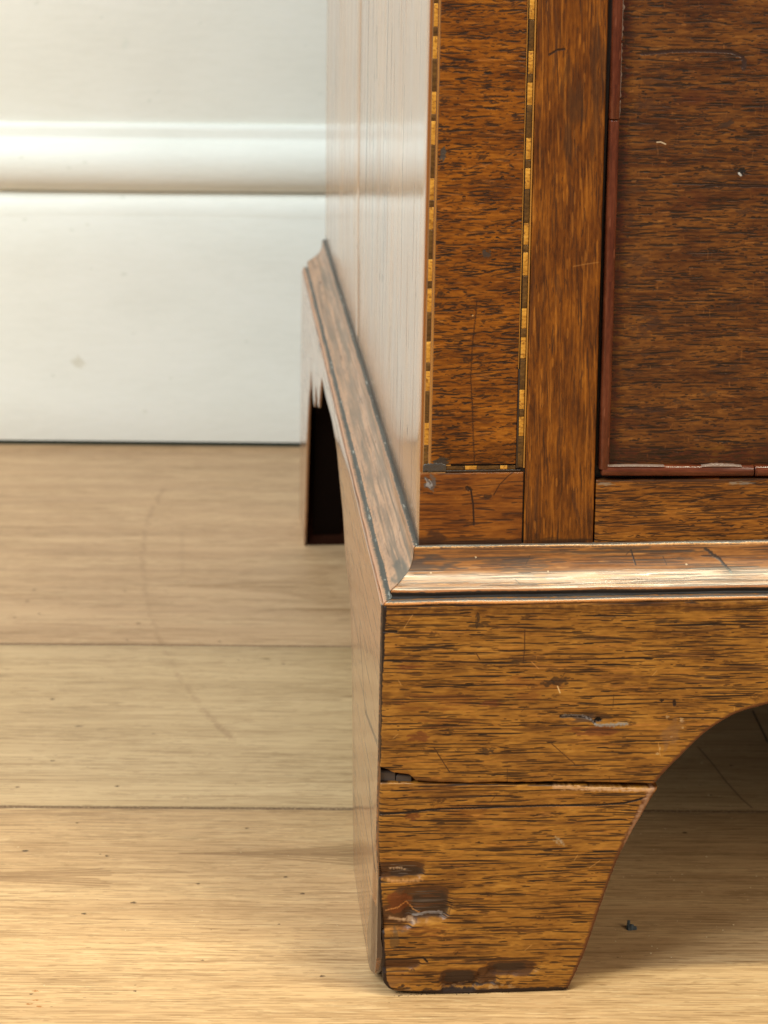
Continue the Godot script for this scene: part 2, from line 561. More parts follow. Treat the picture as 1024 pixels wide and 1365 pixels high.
func build_wall() -> void:
	var root := Vector3(0, 0, -0.66092)
	var lower := paint(21, 1500, 0.9, 0.16, -0.5, 0.0)
	lower.blot(-0.1304 * cos(TURN) - 0.0, 0.0527, 0.0042, 0.0052, rgb(196, 186, 160), 0.40, 0.0, 0.5, 0.5, 1.0, 0.9)
	lower.blot(-0.030, 0.073, 0.0009, 0.0007, rgb(245, 245, 238), 0.7, -0.2)
	for k in 14:
		lower.blot(rng.randf_range(-0.18, 0.05), rng.randf_range(0.01, 0.14), rng.randf_range(0.0006, 0.002), rng.randf_range(0.0004, 0.001), rgb(206, 206, 190), 0.5, 0.12 * (1 if k % 2 else -1))
	var lm := lower.material(0.04)
	var upper := paint(22, 1500, 0.9, 0.16, -0.5, 0.16)
	for k in 12:
		upper.blot(rng.randf_range(-0.18, 0.05), rng.randf_range(0.205, 0.30), rng.randf_range(0.0008, 0.0024), rng.randf_range(0.0005, 0.001), rgb(210, 212, 200), 0.5, 0.15 * (1 if k % 2 else -1), -1.0, 0.8, 0.6, 0.5)
	upper.blot(-0.098, 0.243, 0.002, 0.004, rgb(222, 224, 212), 0.5, 0.2, -1.0, 1.0, 0.8, -0.5)
	var um := upper.material(0.04)

	var wall := Node3D.new()
	wall.name = "wall"
	wall.set_meta("kind", "structure")
	wall.set_meta("label", "white painted wall above the skirting moulding")
	wall.set_meta("category", "wall")
	add_child(wall)
	wall.position = root
	wall.rotation.y = TURN
	var upright := func(a: float, b: float, d: float) -> Vector3: return Vector3(a, b, -0.0095 + d)
	part("wall_face", slab(upright, -1.6, 1.6, func(_a): return 0.1900, func(_a): return 2.4, 0.1, 0.0001, 0.4, 0.4, func(a, b): return upper.uv(a, b)), um, wall)

	var sk := thing("skirting_board", "tall white painted skirting board with a rounded bead moulding along its top", "skirting board")
	sk.position = root
	sk.rotation.y = TURN
	var up0 := func(a: float, b: float, d: float) -> Vector3: return Vector3(a, b, d)
	part("board", slab(up0, -1.6, 1.6, func(_a): return 0.0032, func(_a): return 0.1419, 0.02, 0.0001, 0.4, 0.03, func(a, b): return lower.uv(a, b)), lm, sk)
	var prof := [Vector2(-0.0001, 0.1418), Vector2(-0.0002, 0.1440), Vector2(-0.0008, 0.1470), Vector2(-0.0018, 0.1500), Vector2(-0.0034, 0.1528), Vector2(-0.0058, 0.1549), Vector2(-0.0074, 0.1558), Vector2(-0.0080, 0.1566)]
	for k in 17:
		var an := -1.35 + 2.55 * k / 16.0
		prof.append(Vector2(-0.0075 + 0.0115 * cos(an), 0.1725 + 0.0156 * sin(an)))
	prof.append_array([Vector2(-0.0052, 0.1880), Vector2(-0.0054, 0.1892), Vector2(-0.0056, 0.1930), Vector2(-0.0060, 0.1948), Vector2(-0.0070, 0.1960), Vector2(-0.0086, 0.1966), Vector2(-0.0120, 0.1968)])
	part("bead_moulding", sweep(prof, func(_o): return -1.6, 1.6, 60, func(u, o, v): return Vector3(u, v, o), func(u, a): return lower.uv(u, a + 0.095), func(u, k): return Vector2(0.00025 * sin(u * 23.0 + k * 0.3), 0.0002 * sin(u * 17.0 + 1.0))), lm, sk)
	var gap := StandardMaterial3D.new()
	gap.albedo_color = rgb(52, 60, 48)
	gap.roughness = 0.9
	part("floor_gap_shade", box_mesh(Vector3(-1.6, 0.0002, -0.02), Vector3(1.6, 0.0031, -0.0018)), gap, sk)  # dark strip stands in for the shaded gap at the floor


# ---------------------------------------------------------------- the chest
const MAHOGANY_DARK := Color(0.14, 0.075, 0.03)

func mahogany(x0: float, y0: float, wm: float, hm: float, dots: float, sd: int, ramp: Array, upright := false, mottle := 0.35, rough := 0.34) -> Canvas:
	var c := Canvas.new(x0, y0, wm, hm, dots, sd)
	var along := 0.030
	var streak := c.noise(0.0012, along, 1, 3) if upright else c.noise(along, 0.0012, 1, 3)
	var blotch := c.noise(0.009, 0.026, 2, 4) if upright else c.noise(0.026, 0.009, 2, 4)
	var fleck := c.noise(0.0006, 0.0042, 3, 3) if upright else c.noise(0.0042, 0.0006, 3, 3)
	c.base(ramp, [streak, blotch, fleck], [0.38, mottle + 0.05, 0.34], rough, 0.18, 0.08)
	return c


func build_chest() -> void:
	var chest := thing("chest_of_drawers", "antique mahogany chest of drawers with chequered inlay and worn bracket feet", "chest of drawers")
	plinth(chest)
	mouldings(chest)
	case_front(chest)
	case_side(chest)
	# unseen inside and top: the carcass that keeps the light out
	var dark := StandardMaterial3D.new()
	dark.albedo_color = rgb(58, 40, 28)
	dark.roughness = 0.85
	part("carcass", box_mesh(Vector3(0.0205, 0.1265, -DEPTH + 0.012), Vector3(WIDE - 0.0205, 0.885, -0.0225)), dark, chest)
	part("top_board", box_mesh(Vector3(-0.004, 0.888, -DEPTH - 0.005), Vector3(WIDE + 0.004, 0.908, 0.008), 0.004), mats.rail, chest)


func plinth(chest: Node3D) -> void:
	# the upper board of the front plinth, split from the foot below it by an open crack
	var ramp := [rgb(68, 37, 12), rgb(122, 77, 27), rgb(154, 103, 38), rgb(188, 136, 62)]
	var c := mahogany(-0.006, -0.003, 0.18, 0.148, 5600, 41, ramp, false, 0.30, 0.33)
	var gate := c.noise(0.03, 0.008, 8, 3)
	c.pores(2500, 0.003, 0.026, 0.0002, 0.00048, 0.014, 0.018, rgb(26, 12, 2), 0.6, 1.0, 0.26, false, gate, 0.00005)
	c.pores(3600, 0.0010, 0.006, 0.00014, 0.00034, 0.014, 0.03, rgb(42, 21, 6), 0.25, 0.85, 0.2)
	c.pores(160, 0.006, 0.030, 0.0005, 0.0016, 0.01, 0.03, rgb(62, 34, 14), 0.2, 0.5, 0.08, false, gate, 0.0004)
	c.pores(500, 0.003, 0.02, 0.0003, 0.0009, 0.012, 0.03, rgb(186, 120, 52), 0.15, 0.4, -0.03)
	var black := rgb(38, 24, 16)
	var red := rgb(92, 44, 22)
	var grey := rgb(120, 110, 104)
	# old polish has darkened in soft patches
	for k in 46:
		c.blot(rng.randf_range(0.0, 0.16), rng.randf_range(0.0, 0.138), rng.randf_range(0.004, 0.015), rng.randf_range(0.0014, 0.0045), rgb(64, 34, 14) if k % 3 else rgb(96, 46, 18), rng.randf_range(0.14, 0.36), 0.0, 0.36, 1.2, 1.0, 0.02)
	for k in 60:
		c.blot(rng.randf_range(0.0, 0.14), rng.randf_range(0.0, 0.138), rng.randf_range(0.0008, 0.003), rng.randf_range(0.0004, 0.0010), rgb(46, 24, 10), rng.randf_range(0.25, 0.6), 0.05, 0.4, 1.2, 0.9)
	c.stroke([Vector2(0.0, 0.137), Vector2(0.17, 0.137)], 0.002, rgb(60, 32, 14), 0.06, 0.0, -1.0, 5.0)
	# worn and bruised places
	for b in [[0.0299, 0.1339, 0.0008, 0.0030], [0.0565, 0.1123, 0.0035, 0.0018], [0.053, 0.1115, 0.0022, 0.0014], [0.034, 0.0885, 0.003, 0.0012], [0.042, 0.119, 0.005, 0.0008], [0.012, 0.1245, 0.007, 0.0008], [0.09, 0.132, 0.006, 0.0008], [0.030, 0.1315, 0.004, 0.0008]]:
		c.blot(b[0], b[1], b[2], b[3], black, 0.62, 0.12, 0.5, 1.0, 0.7)
	for b in [[0.0105, 0.0657, 0.0030, 0.0014], [0.012, 0.0937, 0.004, 0.002], [0.035, 0.105, 0.004, 0.0012], [0.008, 0.118, 0.005, 0.0008], [0.07, 0.0945, 0.009, 0.0022]]:
		c.blot(b[0], b[1], b[2], b[3], red, 0.6, 0.10, 0.4, 0.9, 0.7)
	# the gouge in the middle of the plinth
	c.blot(0.0665, 0.0990, 0.009, 0.0018, rgb(58, 38, 26), 0.75, 0.1, 0.5, 0.9, 0.8)
	c.stroke([Vector2(0.0575, 0.1000), Vector2(0.0640, 0.0996), Vector2(0.0672, 0.0990), Vector2(0.0690, 0.0972)], 0.0008, rgb(34, 22, 16), 0.9, 0.6)
	c.blot(0.0700, 0.0984, 0.0012, 0.0009, rgb(16, 10, 8), 1.0, 0.9, 0.6)
	c.stroke([Vector2(0.0690, 0.0968), Vector2(0.0715, 0.0964), Vector2(0.0795, 0.0968)], 0.0008, rgb(126, 116, 108), 0.5, -0.1, 0.25, 1.4)  # top-lit lower lip of the gouge painted pale grey
	c.stroke([Vector2(0.0580, 0.1003), Vector2(0.0645, 0.1000), Vector2(0.0678, 0.0985), Vector2(0.0690, 0.0968)], 0.0006, grey, 0.5, -0.1, 0.25, 1.0)
	# hair scratches
	c.stroke([Vector2(0.0562, 0.1105), Vector2(0.0572, 0.1080)], 0.0004, rgb(206, 170, 120), 0.9, 0.05)
	c.stroke([Vector2(0.0168, 0.0900), Vector2(0.0222, 0.0810)], 0.0003, rgb(60, 34, 16), 0.8, 0.3)
	c.stroke([Vector2(0.055, 0.0905), Vector2(0.063, 0.0830)], 0.0003, rgb(70, 40, 18), 0.7, 0.2)
	c.stroke([Vector2(0.045, 0.1300), Vector2(0.0452, 0.1230), Vector2(0.0448, 0.1190)], 0.0003, rgb(60, 34, 16), 0.7, 0.2)
	c.stroke([Vector2(0.0475, 0.1190), Vector2(0.0500, 0.1165)], 0.0003, rgb(190, 130, 70), 0.6)
	c.stroke([Vector2(0.031, 0.120), Vector2(0.0295, 0.1225)], 0.0003, rgb(60, 34, 16), 0.7, 0.2)
	c.stroke([Vector2(-0.003, 0.1302), Vector2(0.0036, 0.1301)], 0.0007, rgb(26, 14, 8), 1.0, 0.6)
	for p in [[0.0575, 0.0574, 0.0606, 0.0540], [0.0570, 0.0562, 0.0588, 0.0545], [0.0585, 0.0568, 0.0600, 0.0548]]:
		c.stroke([Vector2(p[0], p[1]), Vector2(p[2], p[3])], 0.0006, rgb(160, 140, 118), 0.3, 0.1, 0.5, 1.2)
	for k in 7:
		c.blot(rng.randf_range(0.089, 0.1), rng.randf_range(0.086, 0.100), rng.randf_range(0.0003, 0.0009), rng.randf_range(0.0003, 0.0007), rgb(190, 160, 124), 0.5)
	c.blot(0.0945, 0.093, 0.0035, 0.007, rgb(118, 84, 62), 0.4, 0.0, 0.45, 0.8, 0.9, -0.4)
	c.stroke([Vector2(0.0945, 0.1045), Vector2(0.0947, 0.103)], 0.0010, rgb(40, 22, 12), 0.9, 0.3)
	c.blot(0.0905, 0.1048, 0.0007, 0.0006, rgb(36, 20, 10), 0.95, 0.4)
	for k in 26:
		var an := rng.randf_range(0.6, 2.3)
		var q := Vector2(rng.randf_range(0.0, 0.12), rng.randf_range(0.01, 0.138))
		c.stroke([q, q + Vector2(cos(an), sin(an)) * rng.randf_range(0.001, 0.006)], 0.00025, rgb(66, 38, 16) if k % 3 else rgb(196, 146, 88), 0.5, 0.12)
	# the long grain crack near the top of the foot
	c.stroke([Vector2(-0.002, 0.0668), Vector2(0.006, 0.0672), Vector2(0.016, 0.0681), Vector2(0.032, 0.0684), Vector2(0.052, 0.0686), Vector2(0.072, 0.0683), Vector2(0.080, 0.0688), Vector2(0.087, 0.0706)], 0.0006, rgb(24, 12, 6), 0.95, 0.6, 0.6, 0.3)
	# chipped hollows at the left edge and along the bottom
	for b in [[0.0066, 0.0465, 0.0080, 0.0032], [0.0130, 0.0345, 0.0098, 0.0066], [0.006, 0.030, 0.007, 0.004], [0.0062, 0.0118, 0.0075, 0.0020], [0.0270, 0.0058, 0.0068, 0.0036], [0.0362, 0.0064, 0.0035, 0.0036], [0.0445, 0.0092, 0.0085, 0.0030]]:
		c.blot(b[0], b[1], b[2], b[3], rgb(72, 44, 26), 0.8, 0.10, 0.42, 0.35, 0.4, 0.0, true)
	for b in [[0.0165, 0.0335, 0.0065, 0.0055], [0.0085, 0.0455, 0.0058, 0.0020], [0.0272, 0.0060, 0.0055, 0.0028], [0.0440, 0.0094, 0.0060, 0.0018]]:
		c.blot(b[0], b[1], b[2], b[3], rgb(50, 37, 30), 0.75, 0.05, 0.4, 0.4, 0.6, 0.0, true)
	c.blot(0.0065, 0.0345, 0.0048, 0.0048, rgb(112, 56, 22), 0.75, 0.0, 0.38, 0.5, 0.5)
	for k in 26:
		var by := rng.randf_range(0.0292, 0.0385)
		c.dash(rng.randf_range(0.007, 0.014), by, rng.randf_range(0.003, 0.010), 0.0004, 0.01, rgb(98, 88, 80) if k % 3 else rgb(120, 66, 28), 0.5, 0.05, 0.4)
	for k in 16:
		c.dash(rng.randf_range(0.001, 0.008), rng.randf_range(0.0445, 0.0485), rng.randf_range(0.002, 0.006), 0.0004, 0.02, rgb(112, 102, 94) if k % 2 else rgb(60, 40, 30), 0.6, 0.05, 0.4)
	c.stroke([Vector2(0.0020, 0.0315), Vector2(0.0060, 0.0325), Vector2(0.0090, 0.0342), Vector2(0.0112, 0.0312), Vector2(0.0135, 0.0300)], 0.0005, rgb(184, 126, 68), 0.6, -0.4, 0.4, 0.9)  # these pale strokes paint highlights along the splintered chip edges
	c.stroke([Vector2(0.0030, 0.0285), Vector2(0.0070, 0.0276), Vector2(0.0115, 0.0277)], 0.0010, rgb(176, 140, 104), 0.4, -0.3, 0.45, 1.4)
	c.stroke([Vector2(0.0112, 0.0288), Vector2(0.016, 0.0298), Vector2(0.021, 0.0296)], 0.0010, rgb(134, 126, 122), 0.55, -0.1, 0.4, 1.0)
	c.stroke([Vector2(0.0022, 0.0428), Vector2(0.0080, 0.0424), Vector2(0.0140, 0.0428)], 0.0008, rgb(166, 114, 64), 0.3, -0.3, 0.4, 1.2)
	c.stroke([Vector2(0.0030, 0.0470), Vector2(0.0070, 0.0468), Vector2(0.0085, 0.0462)], 0.0006, rgb(180, 150, 116), 0.5, -0.2, 0.4, 1.2)
	c.blot(0.0052, 0.021, 0.0016, 0.0042, rgb(84, 60, 34), 0.6, 0.15, 0.5, 0.6, 0.5)
	c.stroke([Vector2(0.0025, 0.0140), Vector2(0.0085, 0.0138), Vector2(0.0148, 0.0142), Vector2(0.0162, 0.0125)], 0.0006, rgb(28, 14, 8), 0.9, 0.5)
	c.blot(0.004, 0.0055, 0.006, 0.0022, rgb(128, 84, 42), 0.6, 0.0, 0.6, 0.8)
	for k in 60:
		c.blot(rng.randf_range(0.002, 0.045), rng.randf_range(0.0005, 0.004), rng.randf_range(0.0004, 0.0016), rng.randf_range(0.0003, 0.0007), rgb(150, 112, 70) if k % 3 == 0 else rgb(44, 28, 18), 0.6, 0.1, 0.7)
	# left edge painted dark like the shaded mitre crack; dark line along the base
	c.stroke([Vector2(-0.0012, 0.139), Vector2(-0.002, 0.115), Vector2(-0.0022, 0.085)], 0.0012, rgb(30, 16, 9), 0.8, 0.0, 0.5, 0.9)
	c.stroke([Vector2(-0.0022, 0.082), Vector2(-0.002, 0.063), Vector2(-0.001, 0.045), Vector2(0.0002, 0.030), Vector2(0.0016, 0.006), Vector2(0.004, 0.001)], 0.0018, rgb(34, 18, 10), 0.8, 0.0, 0.5, 0.8)
	c.stroke([Vector2(0.001, 0.0010), Vector2(0.065, 0.0006)], 0.0016, rgb(40, 24, 14), 0.6, 0.0, 0.7, 1.0)
	# pale rubbed arris along the cut of the bracket
	var cut := [Vector2(0.0643, 0.0010), Vector2(0.0691, 0.0142), Vector2(0.0735, 0.0308), Vector2(0.0783, 0.0472), Vector2(0.0834, 0.0607), Vector2(0.0890, 0.0742), Vector2(0.0926, 0.0793), Vector2(0.0985, 0.0858), Vector2(0.1055, 0.0931), Vector2(0.1138, 0.0988), Vector2(0.1222, 0.1018), Vector2(0.135, 0.104)]
	c.stroke(cut, 0.0020, rgb(92, 52, 26), 0.3, 0.0, 0.5, 2.0)
	c.stroke([Vector2(0.0800, 0.0500), Vector2(0.0834, 0.0607), Vector2(0.0868, 0.0690), Vector2(0.0890, 0.0742)], 0.0014, rgb(150, 112, 84), 0.3, 0.0, 0.6, 2.2)
	c.stroke([Vector2(0.0560, 0.0752), Vector2(0.0692, 0.0740), Vector2(0.0885, 0.0732)], 0.0010, rgb(176, 132, 94), 0.35, 0.0, 0.5, 1.6)  # light on the rounded top edge of the foot, painted pale
	var m := c.material(0.03)
	mats.front = m

	var n1 := flat_noise(3, 0.02)
	var n2 := flat_noise(4, 0.006)
	var dents := [[0.0066, 0.0465, 0.0085, 0.0034, 0.0014], [0.0155, 0.0340, 0.0080, 0.0065, 0.0018], [0.0050, 0.030, 0.006, 0.006, 0.0015], [0.0062, 0.0118, 0.0075, 0.0020, 0.0010], [0.0270, 0.0054, 0.0068, 0.0038, 0.0016], [0.0445, 0.0092, 0.0090, 0.0028, 0.0012], [0.0700, 0.0984, 0.0016, 0.0012, 0.0010], [0.0105, 0.0657, 0.0026, 0.0013, 0.0005], [0.0745, 0.0982, 0.0060, 0.0011, 0.0009], [0.0640, 0.1004, 0.0060, 0.0009, 0.0006], [0.0362, 0.0064, 0.0035, 0.0036, 0.0012]]
	var worn := func(x: float, y: float) -> float:
		var d := n1.get_noise_2d(x, y) * 0.0003 + n2.get_noise_2d(x, y) * 0.00008
		for k in dents:
			var u: float = (x - k[0]) / k[2]
			var v: float = (y - k[1]) / k[3]
			if absf(u) > 1.4 or absf(v) > 1.4:
				continue
			d -= 1.4 * k[4] * (0.55 - 0.45 * v) * smoothstep(1.15, 0.65, pow(u, 4.0) + pow(v, 4.0) + 0.5 * n2.get_noise_2d(x + 0.3, y))
		return d
	var face := func(a: float, b: float, d: float) -> Vector3: return Vector3(a, b, d)
	var uvx := func(a: float, b: float) -> Vector2: return c.uv(a, b)
	# edge of the split: shared by the board above and the foot below, a little apart
	var split := [[-0.0022, 0.0828], [-0.0010, 0.0832], [0.0010, 0.0826], [0.0030, 0.0814], [0.0088, 0.0806], [0.0100, 0.0800], [0.0104, 0.0782], [0.0200, 0.0776], [0.0290, 0.0770], [0.0370, 0.0772], [0.0500, 0.0768], [0.0600, 0.0767], [0.0700, 0.0763], [0.0892, 0.0752]]
	var arch := [[0.0895, 0.0752], [0.0926, 0.0793], [0.0985, 0.0858], [0.1055, 0.0931], [0.1138, 0.0988], [0.1222, 0.1018], [0.1320, 0.1036], [0.1500, 0.1046], [0.17, 0.105]]
	var s1 := curve(split)
	var s2 := smooth_curve(arch)
	var s3 := curve([[-0.0026, 0.1388], [0.0, 0.1388], [0.2, 0.1388]])
	var rag := flat_noise(9, 0.004)
	var low := func(a: float) -> float:
		if a < 0.0893:
			return s1.call(a) + 0.00012 * rag.get_noise_2d(a, 0.0)
		return s2.call(a) + 0.00025 * rag.get_noise_2d(a * 1.5, 0.5)
	var left := func(y: float) -> float: return -0.0011 + 0.0010 * y / 0.14 + 0.0003 * rag.get_noise_2d(y * 0.7, 3.0)
	# the left edge of the board wavers; shear the board's columns to it near that edge
	var edge_face := func(a: float, b: float, d: float) -> Vector3: return Vector3(a + (left.call(b) + 0.0016) * clampf(1.0 - (a + 0.002) / 0.01, 0.0, 1.0), b, d)
	part("plinth_front", slab(edge_face, -0.0016, 0.17, low, s3, 0.019, 0.0008, 0.0011, 0.0013, uvx, worn), m, chest)
	part("plinth_front", slab(face, 0.1701, WIDE - 0.1701, func(_a): return 0.105, s3, 0.019, 0.0008, 0.02, 0.01, uvx), m, chest)
	# the foot below the crack: rows from its base up, between the worn corner and the sawn bracket
	var rl := smooth_curve([[0.0, 0.0048], [0.0008, 0.0034], [0.002, 0.0023], [0.0045, 0.0016], [0.012, 0.0012], [0.020, 0.0011], [0.0276, 0.0005], [0.036, 0.0000], [0.0441, -0.0003], [0.056, -0.0006], [0.063, -0.0007], [0.072, -0.0006], [0.0785, -0.0005]])
	var rr := smooth_curve([[0.0, 0.0628], [0.0008, 0.0637], [0.0020, 0.0644], [0.0142, 0.0691], [0.0308, 0.0735], [0.0472, 0.0783], [0.0607, 0.0834], [0.070, 0.0872], [0.0745, 0.0890], [0.08, 0.0915]])
	# top edge of the foot falls gently to the right
	var tilt := func(y: float, x: float) -> float: return y - clampf((y - 0.05) / 0.03, 0.0, 1.0) * (0.0006 + 0.0036 * clampf(x / 0.089, 0.0, 1.0) + (0.0006 if x > 0.0685 else 0.0) + 0.00012 * rag.get_noise_2d(x * 1.3, 7.0)) + maxf(0.0, 0.0026 - 0.00012 * x / 0.001) * clampf(1.0 - y / 0.012, 0.0, 1.0)
	var row := func(a: float, b: float, d: float) -> Vector3: return Vector3(b, tilt.call(a, b), d)
	part("bracket_foot", slab(row, 0.0, 0.0785, func(y): return rl.call(y) + 0.0003 * rag.get_noise_2d(y * 1.4, 11.0), func(y): return rr.call(y) + 0.00015 * rag.get_noise_2d(y * 1.4, 15.0), 0.019, 0.0009, 0.0011, 0.0013, func(a, b): return c.uv(b, tilt.call(a, b)), func(a, b): return worn.call(b, tilt.call(a, b))), m, chest)
	part("bracket_foot", slab(func(a, b, d): return Vector3(WIDE - b, a, d), 0.0, 0.0742, rl, rr, 0.019, 0.0009, 0.006, 0.006, func(a, b): return c.uv(b, a)), m, chest)
	var dirt := StandardMaterial3D.new()
	dirt.albedo_color = rgb(70, 57, 48)
	dirt.roughness = 0.7
	# glue blocks that show in the broken corner of the crack, and the dark seam behind the mitre
	part("glue_block", box_mesh(Vector3(-0.0006, 0.0760, -0.016), Vector3(0.0046, 0.0812, -0.0020), 0.0006), dirt, chest)
	part("glue_block", box_mesh(Vector3(0.0049, 0.0760, -0.016), Vector3(0.0098, 0.0798, -0.0016), 0.0005), dirt, chest)
	var seam := StandardMaterial3D.new()
	seam.albedo_color = rgb(20, 13, 9)
	seam.roughness = 0.9
	seam.metallic_specular = 0.1
	part("corner_block", box_mesh(Vector3(0.0035, 0.004, -0.040), Vector3(0.028, 0.1380, -0.0185)), seam, chest)
	part("front_lining", box_mesh(Vector3(0.0285, 0.106, -0.0225), Vector3(WIDE - 0.02, 0.1380, -0.0195)), seam, chest)

	# the side of the plinth with its bracket feet
	var ramp2 := [rgb(104, 66, 38), rgb(142, 92, 54), rgb(168, 114, 70)]
	var cs := mahogany(-0.54, -0.003, 0.55, 0.148, 2600, 43, ramp2, false, 0.3, 0.20)
	cs.pores(900, 0.004, 0.05, 0.0004, 0.0012, 0.0, 0.01, rgb(66, 40, 22), 0.3, 0.8, 0.2)
	cs.stroke([Vector2(-0.035, 0.066), Vector2(-0.020, 0.052), Vector2(-0.006, 0.044)], 0.0022, rgb(30, 18, 10), 0.95, 0.5, 0.9)
	cs.stroke([Vector2(-0.085, 0.100), Vector2(-0.055, 0.080), Vector2(-0.004, 0.0900)], 0.0016, rgb(44, 26, 16), 0.85, 0.3, 0.9)
	cs.blot(-0.010, 0.012, 0.018, 0.020, rgb(66, 40, 26), 0.85, 0.1, 0.45, 0.5, 0.4)
	cs.blot(-0.16, 0.118, 0.004, 0.003, rgb(44, 26, 16), 0.8, 0.3)
	cs.stroke([Vector2(-0.002, -0.002), Vector2(-0.0008, 0.14)], 0.0008, rgb(26, 15, 10), 0.9, 0.0, 0.6, 1.0)
	var sm := cs.material(0.02, 0.6)
	sm.clearcoat_enabled = true
	sm.clearcoat = 0.8
	sm.clearcoat_roughness = 0.16
	var jag := [[-0.5255, 0.0], [-0.471, 0.0002], [-0.4690, 0.006], [-0.465, 0.014], [-0.4454, 0.077], [-0.436, 0.0925], [-0.428, 0.099], [-0.4185, 0.1105], [-0.4140, 0.107], [-0.400, 0.1005], [-0.3900, 0.0985], [-0.3840, 0.103], [-0.3760, 0.113], [-0.3700, 0.113], [-0.3600, 0.107], [-0.3520, 0.1085], [-0.3400, 0.121], [-0.331, 0.1285], [-0.3167, 0.1278], [-0.2994, 0.1276], [-0.256, 0.1290], [-0.2207, 0.1259], [-0.2009, 0.1191], [-0.1772, 0.1108], [-0.1627, 0.1001], [-0.1324, 0.0925], [-0.1172, 0.0682], [-0.1028, 0.0195], [-0.0935, 0.001], [-0.0921, 0.0], [-0.060, 0.0], [-0.020, 0.0008], [-0.0085, 0.0035], [-0.0038, 0.0085], [-0.0022, 0.0140]]
	var sl := curve(jag)
	var wave := flat_noise(12, 0.05)
	var side := func(a: float, b: float, d: float) -> Vector3: return Vector3(-0.0018 + 0.0010 * clampf(b / 0.14, 0.0, 1.0) - d + 0.0001 * wave.get_noise_2d(a, b), b, a)
	var side_out := func(a: float, b: float) -> float:
		# the arris towards the front is broken away near the floor
		var k := smoothstep(0.050, 0.036, b) * smoothstep(-0.014, -0.003, a)
		return -0.0032 * k
	part("plinth_side", slab(side, -DEPTH, -0.0008, sl, func(_a): return 0.1388, 0.0010, 0.0003, 0.0020, 0.0045, func(a, b): return cs.uv(a, b), side_out), sm, chest)
	var sl2 := curve([[-0.5255, 0.0], [-0.474, 0.0002], [-0.468, 0.014], [-0.449, 0.077], [-0.425, 0.103], [-0.37, 0.119], [-0.331, 0.1292], [-0.2994, 0.130], [-0.256, 0.1300], [-0.2207, 0.1280], [-0.2009, 0.1211], [-0.1772, 0.1128], [-0.1607, 0.1021], [-0.1304, 0.0945], [-0.1152, 0.0702], [-0.1008, 0.0215], [-0.0915, 0.001], [-0.090, 0.0005], [-0.03, 0.0005]])
	part("side_lining", slab(func(a, b, d): return Vector3(0.0026 - d, b, a), -DEPTH + 0.001, -0.0232, sl2, func(_a): return 0.1384, 0.015, 0.0004, 0.004, 0.01, func(a, b): return cs.uv(a, b)), seam, chest)
	# dark unpolished brace across the back foot, flecked with paint
	var cb := Canvas.new(0.0, 0.0, 0.14, 0.14, 2500, 47)
	cb.base([rgb(34, 16, 11), rgb(44, 23, 15), rgb(56, 32, 22)], [cb.noise(0.05, 0.002, 1), cb.noise(0.02, 0.03, 2), cb.noise(0.003, 0.003, 3)], [0.5, 0.4, 0.3], 0.75)
	cb.blot(0.0094, 0.0438, 0.0013, 0.0027, rgb(200, 194, 166), 0.95, 0.0, 0.8, 0.8, 0.8, 0.35)
	cb.blot(0.0118, 0.0376, 0.0007, 0.0012, rgb(130, 124, 100), 0.6, 0.0, 0.8, 0.6, 0.8)
	cb.blot(0.015, 0.0292, 0.001, 0.0007, rgb(92, 58, 30), 0.7)
	for k in 9:
		cb.blot(rng.randf_range(0.002, 0.018), rng.randf_range(0.004, 0.02), rng.randf_range(0.0006, 0.0022), rng.randf_range(0.0006, 0.0018), rgb(92, 76, 60), 0.5, 0.0, 0.8, 1.0, 0.9)
	part("foot_brace", slab(func(a, b, d): return Vector3(a, b, -0.4715 + d), 0.0003, 0.130, func(_a): return 0.0003, func(_a): return 0.1262, 0.02, 0.0008, 0.02, 0.02, func(a, b): return cb.uv(a, b)), cb.material(0.04, 0.1), chest)
	part("back_rail", box_mesh(Vector3(0.1305, 0.0905, -DEPTH + 0.006), Vector3(WIDE - 0.02, 0.1262, -0.4915)), seam, chest)


